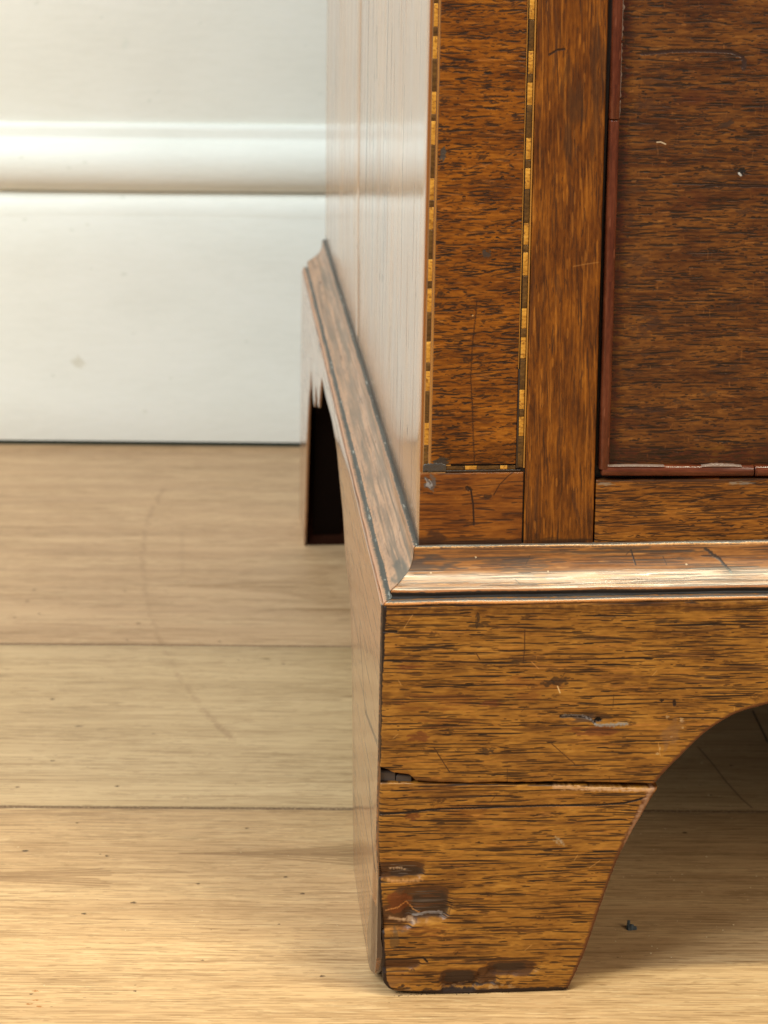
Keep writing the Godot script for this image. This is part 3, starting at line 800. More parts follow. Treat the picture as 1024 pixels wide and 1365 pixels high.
func mouldings(chest: Node3D) -> void:
	var prof := [Vector2(-0.003, 0.1549), Vector2(0.0011, 0.1549), Vector2(0.0015, 0.1547), Vector2(0.0017, 0.1542), Vector2(0.0017, 0.1530), Vector2(0.0019, 0.1512), Vector2(0.0024, 0.1495), Vector2(0.0031, 0.1481), Vector2(0.0041, 0.1469), Vector2(0.0054, 0.1457), Vector2(0.0068, 0.1447), Vector2(0.0082, 0.1438), Vector2(0.0093, 0.1431), Vector2(0.0098, 0.1426), Vector2(0.0097, 0.1420), Vector2(0.0092, 0.1414), Vector2(0.0090, 0.1408), Vector2(0.0092, 0.1404), Vector2(0.0100, 0.1402), Vector2(0.0109, 0.1401), Vector2(0.0115, 0.1400), Vector2(0.0119, 0.1396), Vector2(0.0119, 0.1389), Vector2(0.0040, 0.1389)]
	var arc := [0.0]
	for k in prof.size() - 1:
		arc.append(arc[k] + prof[k].distance_to(prof[k + 1]))
	var total: float = arc[-1]
	var wob := flat_noise(14, 0.03)
	var bend := func(u: float, k: int) -> Vector2: return Vector2(wob.get_noise_2d(u, k * 0.004), wob.get_noise_2d(u, k * 0.004 + 2.0)) * 0.00028
	# front
	var ramp := [rgb(84, 46, 16), rgb(134, 82, 32), rgb(170, 112, 48)]
	var c := mahogany(-0.01, -total, 0.20, total, 6000, 51, ramp, false, 0.25, 0.32)
	c.pores(420, 0.004, 0.040, 0.00018, 0.0006, 0.0, 0.012, rgb(60, 34, 14), 0.4, 0.95, 0.3)
	c.pores(120, 0.004, 0.03, 0.0003, 0.0008, 0.0, 0.015, rgb(196, 136, 70), 0.2, 0.5, -0.03)
	# grime on the upper half; grime and groove shade painted into the quirk
	for k in 26:
		c.blot(rng.randf_range(0.0, 0.17), -rng.randf_range(arc[3], arc[8]), rng.randf_range(0.004, 0.016), rng.randf_range(0.0003, 0.0008), rgb(56, 42, 34), 0.5, 0.05, 0.45, 1.0, 0.8)
	c.blot(0.012, -arc[6], 0.011, 0.0028, rgb(56, 44, 40), 0.7, 0.05, 0.4, 0.9, 0.8)
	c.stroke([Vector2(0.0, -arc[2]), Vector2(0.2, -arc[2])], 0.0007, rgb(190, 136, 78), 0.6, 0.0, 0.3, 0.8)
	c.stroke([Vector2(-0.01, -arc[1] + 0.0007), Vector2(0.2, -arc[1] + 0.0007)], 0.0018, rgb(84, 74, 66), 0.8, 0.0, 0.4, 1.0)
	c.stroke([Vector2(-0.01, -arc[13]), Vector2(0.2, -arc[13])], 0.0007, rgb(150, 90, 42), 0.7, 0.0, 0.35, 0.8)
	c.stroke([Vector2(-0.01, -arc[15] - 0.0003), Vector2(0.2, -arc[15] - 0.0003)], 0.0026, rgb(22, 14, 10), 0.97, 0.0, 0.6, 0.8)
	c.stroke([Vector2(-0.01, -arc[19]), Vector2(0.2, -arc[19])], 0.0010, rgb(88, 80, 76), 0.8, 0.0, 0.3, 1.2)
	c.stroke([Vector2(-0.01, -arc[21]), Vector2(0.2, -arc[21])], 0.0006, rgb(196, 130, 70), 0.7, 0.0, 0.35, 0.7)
	for p in [[0.0155, 8], [0.053, 8], [0.030, 5], [0.098, 7]]:
		c.blot(p[0], -arc[p[1]], 0.0004, 0.0003, rgb(214, 190, 156), 0.8)
	c.stroke([Vector2(0.104, -arc[4]), Vector2(0.109, -arc[6]), Vector2(0.1125, -arc[9])], 0.0008, rgb(52, 36, 26), 0.6, 0.3, 0.4, 0.9)
	c.stroke([Vector2(0.080, -arc[4]), Vector2(0.0815, -arc[7])], 0.0005, rgb(52, 36, 26), 0.7, 0.2)
	for k in 5:
		var q := Vector2(rng.randf_range(0.0, 0.13), -rng.randf_range(arc[3], arc[10]))
		c.stroke([q, q + Vector2(rng.randf_range(-0.002, 0.002), -rng.randf_range(0.001, 0.003))], 0.0003, rgb(60, 40, 26), 0.6, 0.2)
	var mm := c.material(0.016, 0.5)
	mm.clearcoat_enabled = true
	mm.clearcoat = 0.6
	mm.clearcoat_roughness = 0.34
	part("base_moulding_front", sweep(prof, func(o): return IN - o + 0.0002, WIDE - IN, 120, func(u, o, v): return Vector3(u, v, -IN + o), func(u, a): return c.uv(u, -a), bend), mm, chest)
	# left side
	var ramp2 := [rgb(104, 74, 52), rgb(156, 116, 86), rgb(188, 146, 112)]
	var cs := mahogany(-0.54, -total, 0.55, total, 3400, 53, ramp2, false, 0.3, 0.33)
	cs.pores(700, 0.010, 0.07, 0.0002, 0.0005, 0.0, 0.008, rgb(76, 62, 48), 0.2, 0.6, 0.12)
	cs.pores(200, 0.010, 0.05, 0.0003, 0.0008, 0.0, 0.01, rgb(190, 146, 110), 0.2, 0.5, -0.02)
	for k in 60:
		cs.blot(-rng.randf_range(0.0, 0.5), -rng.randf_range(arc[4], arc[11]), rng.randf_range(0.015, 0.06), rng.randf_range(0.0005, 0.0016), rgb(98, 82, 66), 0.5, 0.02, 0.40, 0.9, 1.0)
	cs.blot(-0.012, -arc[9], 0.014, 0.0035, rgb(70, 66, 60), 0.7, 0.0, 0.5, 0.8, 0.8)
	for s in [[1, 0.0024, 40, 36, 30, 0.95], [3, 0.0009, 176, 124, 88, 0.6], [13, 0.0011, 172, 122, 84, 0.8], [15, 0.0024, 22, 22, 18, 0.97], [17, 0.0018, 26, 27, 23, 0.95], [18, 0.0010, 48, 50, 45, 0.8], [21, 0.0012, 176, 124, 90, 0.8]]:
		cs.stroke([Vector2(-0.54, -arc[s[0]]), Vector2(0.01, -arc[s[0]])], s[1], rgb(s[2], s[3], s[4]), s[5], 0.05, 0.38, 0.9)  # grooves painted dark for grime and shade, edges pale with wear
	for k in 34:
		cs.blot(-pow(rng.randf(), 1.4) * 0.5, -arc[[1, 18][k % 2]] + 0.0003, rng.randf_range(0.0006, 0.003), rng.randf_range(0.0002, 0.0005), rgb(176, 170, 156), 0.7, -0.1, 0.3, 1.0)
	var ms := cs.material(0.03)
	mats.side_moulding = ms
	ms.clearcoat_enabled = true
	ms.clearcoat = 0.25
	ms.clearcoat_roughness = 0.3
	part("base_moulding_side", sweep(prof, func(o): return -IN + o - 0.0002, -DEPTH - 0.002, 90, func(u, o, v): return Vector3(IN - o, v, u), func(u, a): return cs.uv(u, -a), bend), ms, chest)


# point of the case front: the front leans in a little towards the top
func lean(x: float, y: float) -> float:
	return x + clampf((y - 0.155) / 0.17, 0.0, 1.4) * (0.0005 - clampf(x - 0.0118, 0.0, 0.07) * 0.0535)


func case_point(a: float, b: float, d: float) -> Vector3:
	return Vector3(lean(a, b), b, -IN + d)


func strip(called: String, x0: float, x1: float, y0: float, y1: float, proud: float, mat: Material, c: Canvas, parent: Node, r := 0.0003, thick := 0.004, sa := 0.02, sb := 0.02) -> MeshInstance3D:
	# an upright strip of veneer in the case front
	return part(called, slab(func(a, b, d): return case_point(b, a, d + proud), y0, y1, func(_y): return x0, func(_y): return x1, thick, r, sa, sb, func(a, b): return c.uv(b, a)), mat, parent)


func case_front(chest: Node3D) -> void:
	var top := 0.42
	var bed := StandardMaterial3D.new()
	bed.albedo_color = rgb(30, 18, 11)
	bed.roughness = 0.6
	part("case_ground", box_mesh(Vector3(0.0135, 0.1400, -0.0222), Vector3(0.0668, 0.884, -IN - 0.0010)), bed, chest)
	part("case_ground", box_mesh(Vector3(0.0669, 0.1400, -0.0222), Vector3(WIDE - 0.0135, 0.884, -IN - 0.0035)), bed, chest)

	# crossbanded veneer of the corner post
	var c := mahogany(0.010, 0.150, 0.06, 0.28, 6000, 61, [rgb(54, 24, 5), rgb(102, 53, 9), rgb(138, 78, 14), rgb(170, 108, 32)], false, 0.36, 0.30)
	var gate := c.noise(0.008, 0.016, 8, 3)
	c.pores(5200, 0.0012, 0.0085, 0.0002, 0.00052, -0.02, 0.06, rgb(30, 14, 3), 0.6, 1.0, 0.24, false, gate, 0.0001)
	c.pores(7000, 0.0006, 0.0034, 0.00014, 0.00034, -0.02, 0.10, rgb(40, 19, 5), 0.25, 0.9, 0.2, false, PackedByteArray(), 0.00006)
	c.pores(50, 0.004, 0.014, 0.0006, 0.0016, 0.03, 0.06, rgb(58, 30, 12), 0.25, 0.5, 0.05, false, gate, 0.0004)
	c.pores(500, 0.002, 0.009, 0.0003, 0.0008, 0.03, 0.08, rgb(172, 104, 38), 0.2, 0.45, -0.03)
	for k in 40:
		c.blot(rng.randf_range(0.014, 0.044), rng.randf_range(0.18, 0.33), rng.randf_range(0.002, 0.008), rng.randf_range(0.0010, 0.0030), [rgb(60, 28, 8), rgb(156, 92, 24)][k % 2], rng.randf_range(0.12, 0.32), 0.0, 0.34, 1.2, 1.0)
	c.stroke([Vector2(0.0286, 0.234), Vector2(0.0284, 0.2294), Vector2(0.0276, 0.221), Vector2(0.0272, 0.2104), Vector2(0.0280, 0.200), Vector2(0.0288, 0.1861), Vector2(0.0292, 0.181)], 0.00032, rgb(48, 24, 10), 0.55, 0.35, -1.0, 0.6)
	c.blot(0.0168, 0.279, 0.0011, 0.0024, rgb(66, 58, 54), 0.9, 0.35, 0.35, 0.7, 0.5, -0.15)
	c.blot(0.0313, 0.2486, 0.0018, 0.0014, rgb(62, 50, 44), 0.9, 0.3, 0.35, 0.7, 0.6)
	for b in [[0.017, 0.295], [0.029, 0.278], [0.017, 0.236], [0.040, 0.290], [0.017, 0.1985], [0.026, 0.215], [0.039, 0.205], [0.0165, 0.2325]]:
		c.blot(b[0], b[1], rng.randf_range(0.0008, 0.002), rng.randf_range(0.0006, 0.0012), rgb(46, 26, 14), 0.7, 0.1, 0.4, 1.0, 0.7)
	c.blot(0.0274, 0.2292, 0.0003, 0.0003, rgb(200, 160, 110), 0.8)
	c.blot(0.0184, 0.1825, 0.0028, 0.0014, rgb(54, 48, 46), 0.9, 0.0, 0.35, 0.6)
	var pm := c.material(0.024)
	strip("post_veneer", 0.0152, 0.0423, 0.1814, top, 0.0, pm, c, chest, 0.0003, 0.004, 0.01, 0.006)

	# base block of the post, below the inlay
	var cb := mahogany(0.010, 0.150, 0.04, 0.032, 6000, 62, [rgb(54, 24, 7), rgb(98, 50, 13), rgb(128, 72, 20), rgb(150, 90, 30)], false, 0.35, 0.33)
	cb.pores(150, 0.002, 0.012, 0.0002, 0.0005, -0.02, 0.05, rgb(48, 24, 10), 0.4, 0.85, 0.2)
	cb.blot(0.028, 0.1555, 0.030, 0.0016, rgb(46, 26, 16), 0.8, 0.0, 0.5, 0.7, 0.9)
	cb.blot(0.016, 0.157, 0.006, 0.003, rgb(52, 28, 16), 0.7, 0.0, 0.5, 0.7, 0.9)
	cb.stroke([Vector2(0.0268, 0.1742), Vector2(0.0282, 0.1728), Vector2(0.0290, 0.1680), Vector2(0.0294, 0.1613)], 0.0005, rgb(40, 20, 10), 0.85, 0.35)
	cb.blot(0.0275, 0.1735, 0.0013, 0.0008, rgb(40, 22, 12), 0.85, 0.2, -1.0, 0.8, 0.5, -0.6)
	cb.blot(0.0335, 0.1707, 0.0016, 0.0009, rgb(52, 30, 18), 0.8, 0.2)
	cb.stroke([Vector2(0.0355, 0.1712), Vector2(0.0372, 0.1745), Vector2(0.0400, 0.1775), Vector2(0.0415, 0.1786)], 0.0003, rgb(54, 28, 12), 0.8, 0.2)
	cb.blot(0.0152, 0.1755, 0.0022, 0.0028, rgb(84, 76, 74), 0.85, 0.3, 0.28, 0.9, 0.7, 0.4)
	cb.blot(0.0146, 0.1752, 0.0010, 0.0018, rgb(150, 146, 144), 0.7, -0.2, 0.3, 1.2, 0.7, 0.4)
	for k in 8:
		cb.blot(rng.randf_range(0.02, 0.043), rng.randf_range(0.157, 0.176), 0.0004, 0.0003, rgb(160, 112, 56), 0.3)
	strip("post_base", 0.0119, 0.0449, 0.1540, 0.1786, 0.0001, cb.material(0.024), cb, chest, 0.0004, 0.004, 0.004, 0.004)

	# stringing lines and chequered blocks; each block is a piece of its own
	var band := Node3D.new()
	band.name = "chequer_inlay"
	chest.add_child(band, true)
	var ci := Canvas.new(0.0, 0.0, 0.03, 0.02, 6000, 63)
	ci.base([rgb(134, 84, 22), rgb(188, 130, 46), rgb(216, 162, 76)], [ci.noise(0.004, 0.0006, 1), ci.noise(0.006, 0.006, 2), ci.noise(0.001, 0.001, 3)], [0.5, 0.4, 0.3], 0.35, 0.1, 0.2)
	ci.pores(160, 0.0006, 0.002, 0.00015, 0.0003, 0.0, 0.4, rgb(100, 54, 14), 0.3, 0.9, 0.2)
	for k in 30:
		ci.blot(rng.randf() * 0.03, rng.randf() * 0.02, rng.randf_range(0.0003, 0.001), rng.randf_range(0.0003, 0.0008), rgb(96, 56, 18), 0.6, 0.1, -1.0, 1.0, 0.8)
	var light := ci.material(0.02)
	var cd := Canvas.new(0.0, 0.0, 0.03, 0.02, 6000, 64)
	cd.base([rgb(58, 37, 14), rgb(88, 58, 23), rgb(122, 86, 38)], [cd.noise(0.004, 0.0006, 1), cd.noise(0.006, 0.006, 2), cd.noise(0.001, 0.001, 3)], [0.5, 0.4, 0.3], 0.35, 0.1, 0.2)
	cd.pores(160, 0.0006, 0.002, 0.00015, 0.0003, 0.0, 0.4, rgb(30, 18, 8), 0.3, 0.8, 0.2)
	var dark := cd.material(0.02)
	for side in 2:
		var x0: float = [0.01285, 0.0429][side]
		var x1: float = [0.01430, 0.04455][side]
		# one long dark block, a pale one, a short dark one, a pale one, and again
		var y: float = [0.1856, 0.1802][side]
		var k: int = [2, 0][side]
		while y < top - 0.012:
			var l: float = [0.0097, 0.0068, 0.0026, 0.0068][k % 4] + rng.randf_range(-0.0006, 0.0006)
			var o := rng.randf_range(0.0, 0.0001)
			var ux := rng.randf() * 0.02
			var uy := rng.randf() * 0.012
			var xa := x0 + rng.randf_range(0.0, 0.0002)
			part("inlay_block", slab(func(a, b, d): return case_point(b, a, d - 0.0001 + o), y, y + l - 0.00012, func(_y): return xa, func(_y): return x1, 0.003, 0.00012, 0.004, 0.004, func(a, b): return Vector2((b - xa + ux) / 0.03, (a - y + uy) / 0.02)), dark if k % 2 == 0 else light, band)
			y += l
			k += 1
		if side == 0:
			part("inlay_block", slab(func(a, b, d): return case_point(b, a, d - 0.0001), 0.1804, 0.1855, func(_y): return x0, func(_y): return x1, 0.003, 0.00012, 0.004, 0.004, func(a, b): return Vector2(b / 0.03, a / 0.02)), dark, band)
	# the short band across the foot of the panel, gone dark with wax
	var x := 0.0126
	for s in [[0.0195, 0], [0.0262, 0], [0.0300, 1], [0.0374, 0], [0.0398, 1], [0.0424, 0]]:
		var xs := x
		part("inlay_block", slab(func(a, b, d): return case_point(a, b, d - 0.0002), xs, s[0] - 0.0001, func(_a): return 0.1796, func(_a): return 0.1808, 0.003, 0.00015, 0.004, 0.002, func(a, b): return Vector2(a / 0.03, b / 0.02)), light if s[1] else dark, band)
		x = s[0]
	var line := StandardMaterial3D.new()
	line.albedo_color = rgb(166, 112, 44)
	line.roughness = 0.35
	var edge_line := StandardMaterial3D.new()
	edge_line.albedo_color = rgb(136, 80, 30)
	edge_line.roughness = 0.35
	var ebony := StandardMaterial3D.new()
	ebony.albedo_color = rgb(46, 30, 20)
	ebony.roughness = 0.4
	for s in [[0.01182, 0.01246, 0.1790, top, edge_line], [0.01465, 0.01497, 0.1815, top, line], [0.04478, 0.04523, 0.1800, top, line], [0.0424, 0.04300, 0.1800, 0.212, ebony], [0.04285, 0.0430, 0.2122, top, ebony], [0.04235, 0.0426, 0.2122, top, line]]:
		part("stringing_line", slab(func(a, b, d): return case_point(b, a, d - 0.00005), s[2], s[3], func(_y): return s[0], func(_y): return s[1], 0.003, 0.0001, 0.02, 0.002, func(a, b): return Vector2(b, a)), s[4], band)
	part("stringing_line", slab(func(a, b, d): return case_point(a, b, d - 0.00015), 0.0126, 0.0440, func(_a): return 0.1788, func(_a): return 0.1795, 0.003, 0.0002, 0.004, 0.002, func(a, b): return Vector2(a, b)), ebony, band)
	part("stringing_line", slab(func(a, b, d): return case_point(a, b, d - 0.0001), 0.0190, 0.0216, func(_a): return 0.1809, func(_a): return 0.1813, 0.003, 0.0001, 0.004, 0.002, func(a, b): return Vector2(a, b)), line, band)

	# dark wax smeared over the lower left corner of the inlay
	var smear := StandardMaterial3D.new()
	smear.albedo_color = rgb(62, 54, 48)
	smear.roughness = 0.3
	var sn := flat_noise(37, 0.0016)
	part("wax_smear", slab(func(a, b, d): return case_point(a, b, d + 0.0001), 0.0127, 0.0202, func(a): return 0.1790 + 0.0005 * sn.get_noise_2d(a, 0.0), func(a): return 0.1812 + 0.0011 * absf(sn.get_noise_2d(a, 4.0)) + 0.0006 * sin((a - 0.0127) * 420.0), 0.002, 0.0004, 0.0004, 0.0004, func(a, b): return Vector2(a, b), func(a, b): return 0.00015 * sn.get_noise_2d(a * 2.0, b * 2.0)), smear, chest)

	# upright stile between post and drawer
	var cst := mahogany(0.040, 0.150, 0.032, 0.28, 6000, 65, [rgb(50, 23, 6), rgb(90, 46, 9), rgb(122, 67, 13), rgb(158, 96, 26)], true, 0.45, 0.30)
	cst.pores(1600, 0.0015, 0.015, 0.00014, 0.00036, 0.03, 0.03, rgb(46, 22, 6), 0.2, 0.75, 0.2, true, PackedByteArray(), 0.0001)
	cst.pores(60, 0.006, 0.03, 0.0006, 0.0018, 0.03, 0.05, rgb(64, 34, 14), 0.2, 0.5, 0.05, true, PackedByteArray(), 0.0006)
	cst.pores(420, 0.003, 0.024, 0.0002, 0.0007, 0.03, 0.03, rgb(176, 108, 30), 0.2, 0.5, -0.02, true)
	cst.blot(0.057, 0.292, 0.004, 0.016, rgb(62, 36, 18), 0.6, 0.0, 0.4, 1.0, 1.0)
	cst.blot(0.065, 0.300, 0.003, 0.022, rgb(60, 34, 18), 0.5, 0.0, 0.4, 1.0, 1.0)
	cst.stroke([Vector2(0.0495, 0.3085), Vector2(0.0522, 0.3100), Vector2(0.0545, 0.3102)], 0.0006, rgb(48, 26, 12), 0.8, 0.2)
	cst.stroke([Vector2(0.059, 0.2445), Vector2(0.063, 0.2452), Vector2(0.0672, 0.2458)], 0.0003, rgb(190, 136, 80), 0.3)
	cst.blot(0.0565, 0.1555, 0.013, 0.0013, rgb(44, 26, 16), 0.7, 0.0, 0.5, 0.6, 0.9)
	strip("stile", 0.04545, 0.0679, 0.1540, top, 0.0, cst.material(0.022), cst, chest, 0.0005, 0.004, 0.01, 0.006)

	# rail under the drawer
	var cr := mahogany(0.060, 0.150, 0.12, 0.032, 6000, 66, [rgb(60, 29, 9), rgb(108, 61, 18), rgb(140, 85, 27), rgb(170, 112, 44)], false, 0.32, 0.34)
	cr.pores(1100, 0.0015, 0.016, 0.00016, 0.00045, -0.02, 0.035, rgb(40, 20, 5), 0.5, 0.95, 0.25, false, PackedByteArray(), 0.00012)
	cr.blot(0.09, 0.176, 0.04, 0.0018, rgb(56, 32, 18), 0.7, 0.0, 0.5, 0.8, 0.9)
	cr.blot(0.0715, 0.1745, 0.003, 0.0006, rgb(130, 118, 108), 0.6, 0.1, 0.35, 1.0)
	cr.blot(0.1155, 0.1742, 0.0045, 0.0006, rgb(140, 128, 116), 0.7, 0.1, 0.35, 1.0)
	cr.stroke([Vector2(0.098, 0.1762), Vector2(0.108, 0.1758)], 0.0007, rgb(170, 96, 40), 0.7)
	mats.rail = cr.material(0.024)
	part("drawer_rail", slab(func(a, b, d): return case_point(a, b, d), 0.0684, WIDE - 0.0684, func(_a): return 0.1540, func(_a): return 0.1757, 0.010, 0.0005, 0.006, 0.004, func(a, b): return cr.uv(a, b)), mats.rail, chest)

	# the bottom drawer with its cock beading
	var drawer := Node3D.new()
	drawer.name = "drawer"
	chest.add_child(drawer, true)
	var cd2 := mahogany(0.066, 0.172, 0.12, 0.26, 5600, 67, [rgb(36, 17, 7), rgb(74, 39, 15), rgb(106, 62, 22), rgb(142, 92, 38)], false, 0.48, 0.32)
	var g2 := cd2.noise(0.014, 0.009, 8, 3)
	cd2.pores(8000, 0.001, 0.010, 0.0002, 0.0005, 0.0, 0.035, rgb(26, 13, 4), 0.6, 1.0, 0.24, false, g2, 0.00006)
	cd2.pores(10000, 0.0005, 0.0028, 0.00014, 0.00034, 0.0, 0.12, rgb(42, 22, 10), 0.45, 0.9, 0.25)
	cd2.pores(110, 0.003, 0.012, 0.0006, 0.0020, 0.0, 0.05, rgb(54, 32, 20), 0.25, 0.55, 0.05, false, g2, 0.0004)
	cd2.pores(900, 0.0015, 0.007, 0.0002, 0.0006, 0.0, 0.1, rgb(160, 102, 46), 0.25, 0.5, -0.05, false, g2)
	cd2.pores(900, 0.001, 0.004, 0.00015, 0.0004, 0.0, 0.1, rgb(150, 94, 42), 0.2, 0.45, -0.04, true, g2)
	for k in 60:
		cd2.blot(rng.randf_range(0.07, 0.15), rng.randf_range(0.18, 0.34), rng.randf_range(0.003, 0.010), rng.randf_range(0.0012, 0.004), [rgb(44, 22, 12), rgb(74, 34, 18), rgb(136, 86, 36)][k % 3], rng.randf_range(0.12, 0.32), 0.0, 0.34, 1.2, 1.0)
	# darker, reddish-black left and bottom edges
	cd2.stroke([Vector2(0.0735, 0.18), Vector2(0.0735, 0.44)], 0.003, rgb(52, 28, 14), 0.03, 0.0, 0.36, 6.0)
	cd2.stroke([Vector2(0.07, 0.1835), Vector2(0.19, 0.1825)], 0.004, rgb(52, 28, 14), 0.03, 0.0, 0.36, 8.0)
	for k in 16:
		cd2.blot(rng.randf_range(0.073, 0.086), rng.randf_range(0.184, 0.32), rng.randf_range(0.002, 0.006), rng.randf_range(0.001, 0.003), rgb(58, 34, 24), 0.45, 0.0, 0.4, 1.1, 1.0)
	for k in 12:
		cd2.blot(rng.randf_range(0.08, 0.13), rng.randf_range(0.2, 0.32), rng.randf_range(0.002, 0.005), rng.randf_range(0.0005, 0.0012), rgb(50, 34, 28), 0.5, 0.05, 0.4, 1.2, 0.9)
	# the long curved scratch and the knocks
	cd2.stroke([Vector2(0.0790, 0.3089), Vector2(0.0840, 0.3094), Vector2(0.0885, 0.3098), Vector2(0.0960, 0.3100), Vector2(0.1020, 0.3099), Vector2(0.1065, 0.3095), Vector2(0.1098, 0.3083), Vector2(0.1106, 0.3068), Vector2(0.1100, 0.3050)], 0.0010, rgb(50, 30, 22), 0.85, 0.3, 0.35, 0.4)
	cd2.blot(0.1104, 0.306, 0.0010, 0.0022, rgb(54, 36, 30), 0.85, 0.2)
	cd2.stroke([Vector2(0.0845, 0.2825), Vector2(0.0858, 0.2826), Vector2(0.0874, 0.2819)], 0.0004, rgb(206, 184, 154), 0.7, -0.1)
	cd2.blot(0.1112, 0.2738, 0.0014, 0.0012, rgb(30, 24, 22), 0.95, 0.4, 0.35, 0.7, 0.4)
	cd2.stroke([Vector2(0.1102, 0.2732), Vector2(0.1110, 0.2724)], 0.0007, rgb(170, 164, 158), 0.8, -0.1)
	cd2.stroke([Vector2(0.09, 0.2700), Vector2(0.13, 0.2692)], 0.0005, rgb(34, 18, 10), 0.8, 0.3)
	cd2.stroke([Vector2(0.10, 0.2693), Vector2(0.128, 0.2687)], 0.0004, rgb(34, 18, 10), 0.8, 0.3)
	cd2.blot(0.106, 0.288, 0.003, 0.0010, rgb(52, 38, 32), 0.7, 0.1, 0.35, 0.8, 0.6, 0.35)
	var dm := cd2.material(0.024)
	part("drawer_front", slab(func(a, b, d): return case_point(b, a, d - 0.0004 - 0.0), 0.1780, 0.44, func(_y): return 0.0700, func(_y): return 0.180, 0.012, 0.0004, 0.008, 0.006, func(a, b): return cd2.uv(b, a)), dm, drawer)
	part("drawer_front", slab(func(a, b, d): return case_point(b, a, d - 0.0004), 0.1780, 0.44, func(_y): return 0.1801, func(_y): return WIDE - 0.07, 0.012, 0.0004, 0.02, 0.02, func(a, b): return cd2.uv(b, a)), dm, drawer)
	var cbd := mahogany(0.0, 0.0, 0.03, 0.06, 5000, 68, [rgb(50, 20, 10), rgb(84, 38, 20), rgb(116, 62, 38)], true, 0.35, 0.20)
	cbd.pores(90, 0.003, 0.02, 0.0002, 0.0005, 0.0, 0.02, rgb(70, 32, 18), 0.3, 0.7, 0.1, true)
	cbd.pores(40, 0.003, 0.012, 0.0002, 0.0004, 0.0, 0.02, rgb(150, 94, 66), 0.3, 0.6, 0.0, true)
	var bm := cbd.material(0.02)
	var bead := func(x0: float, x1: float) -> Callable:
		return func(_a: float, b: float) -> float: return -drop(minf(b - x0, x1 - b), (x1 - x0) * 0.5) * 0.7
	var br: Callable = bead.call(0.0692, 0.0723)
	for s in [[0.1796, 0.28925], [0.28965, 0.44]]:
		part("cock_bead", slab(func(a, b, d): return case_point(b, a, d + 0.0018), s[0], s[1], func(_y): return 0.0692, func(_y): return 0.0723, 0.006, 0.00025, 0.01, 0.0003, func(a, b): return Vector2(b / 0.03, a / 0.06), br), bm, drawer)
	var tiltb := func(a: float) -> float: return -0.014 * (a - 0.07)
	var bh: Callable = bead.call(0.1774, 0.1808)
	for s in [[0.0700, 0.1189], [0.1193, 0.2], [0.2002, WIDE - 0.07]]:
		part("cock_bead", slab(func(a, b, d): return case_point(a, b + clampf(tiltb.call(a), -0.001, 0.0), d + 0.0018), s[0], s[1], func(_a): return 0.1774, func(_a): return 0.1808, 0.006, 0.00025, 0.01, 0.0003, func(a, b): return Vector2(b / 0.03, a / 0.06), bh), bm, drawer)
	# wax and its glints shaped as pale slabs on the drawer beads
	var wax_glint_mat := StandardMaterial3D.new()
	wax_glint_mat.albedo_color = rgb(126, 104, 92)
	wax_glint_mat.roughness = 0.25
	var wn := flat_noise(31, 0.004)
	for s in [[0.2960, 0.3120, 0.00035], [0.3130, 0.3300, 0.0005], [0.2900, 0.2950, 0.0003]]:  # pale slabs stand in for the highlight along the upright bead
		part("wax_glint", slab(func(a, b, d): return case_point(b, a, d + 0.0006), s[0], s[1], func(_y): return 0.0721, func(y): return 0.0723 + s[2] * absf(wn.get_noise_2d(y, 3.0)) * 2.0 + 0.0001, 0.002, 0.0001, 0.0006, 0.001, func(a, b): return Vector2(a, b)), wax_glint_mat, drawer)
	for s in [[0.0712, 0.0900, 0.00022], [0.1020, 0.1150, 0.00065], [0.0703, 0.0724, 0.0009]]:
		part("wax_glint", slab(func(a, b, d): return case_point(a, b + clampf(tiltb.call(a), -0.001, 0.0), d + 0.0016), s[0], s[1], func(_a): return 0.1806, func(a): return 0.1806 + s[2] * (0.55 + 0.8 * absf(wn.get_noise_2d(a, s[0]))) * sin(PI * clampf((a - s[0]) / (s[1] - s[0]), 0.02, 0.98)) + 0.0002, 0.002, 0.0002, 0.0006, 0.001, func(a, b): return Vector2(a, b)), wax_glint_mat, drawer)
	# upper front, above the picture: plain drawer fronts between rails
	part("upper_front", box_mesh(Vector3(0.0120, 0.4405, -IN - 0.006), Vector3(WIDE - 0.0120, 0.884, -IN), 0.001), mats.rail, chest)


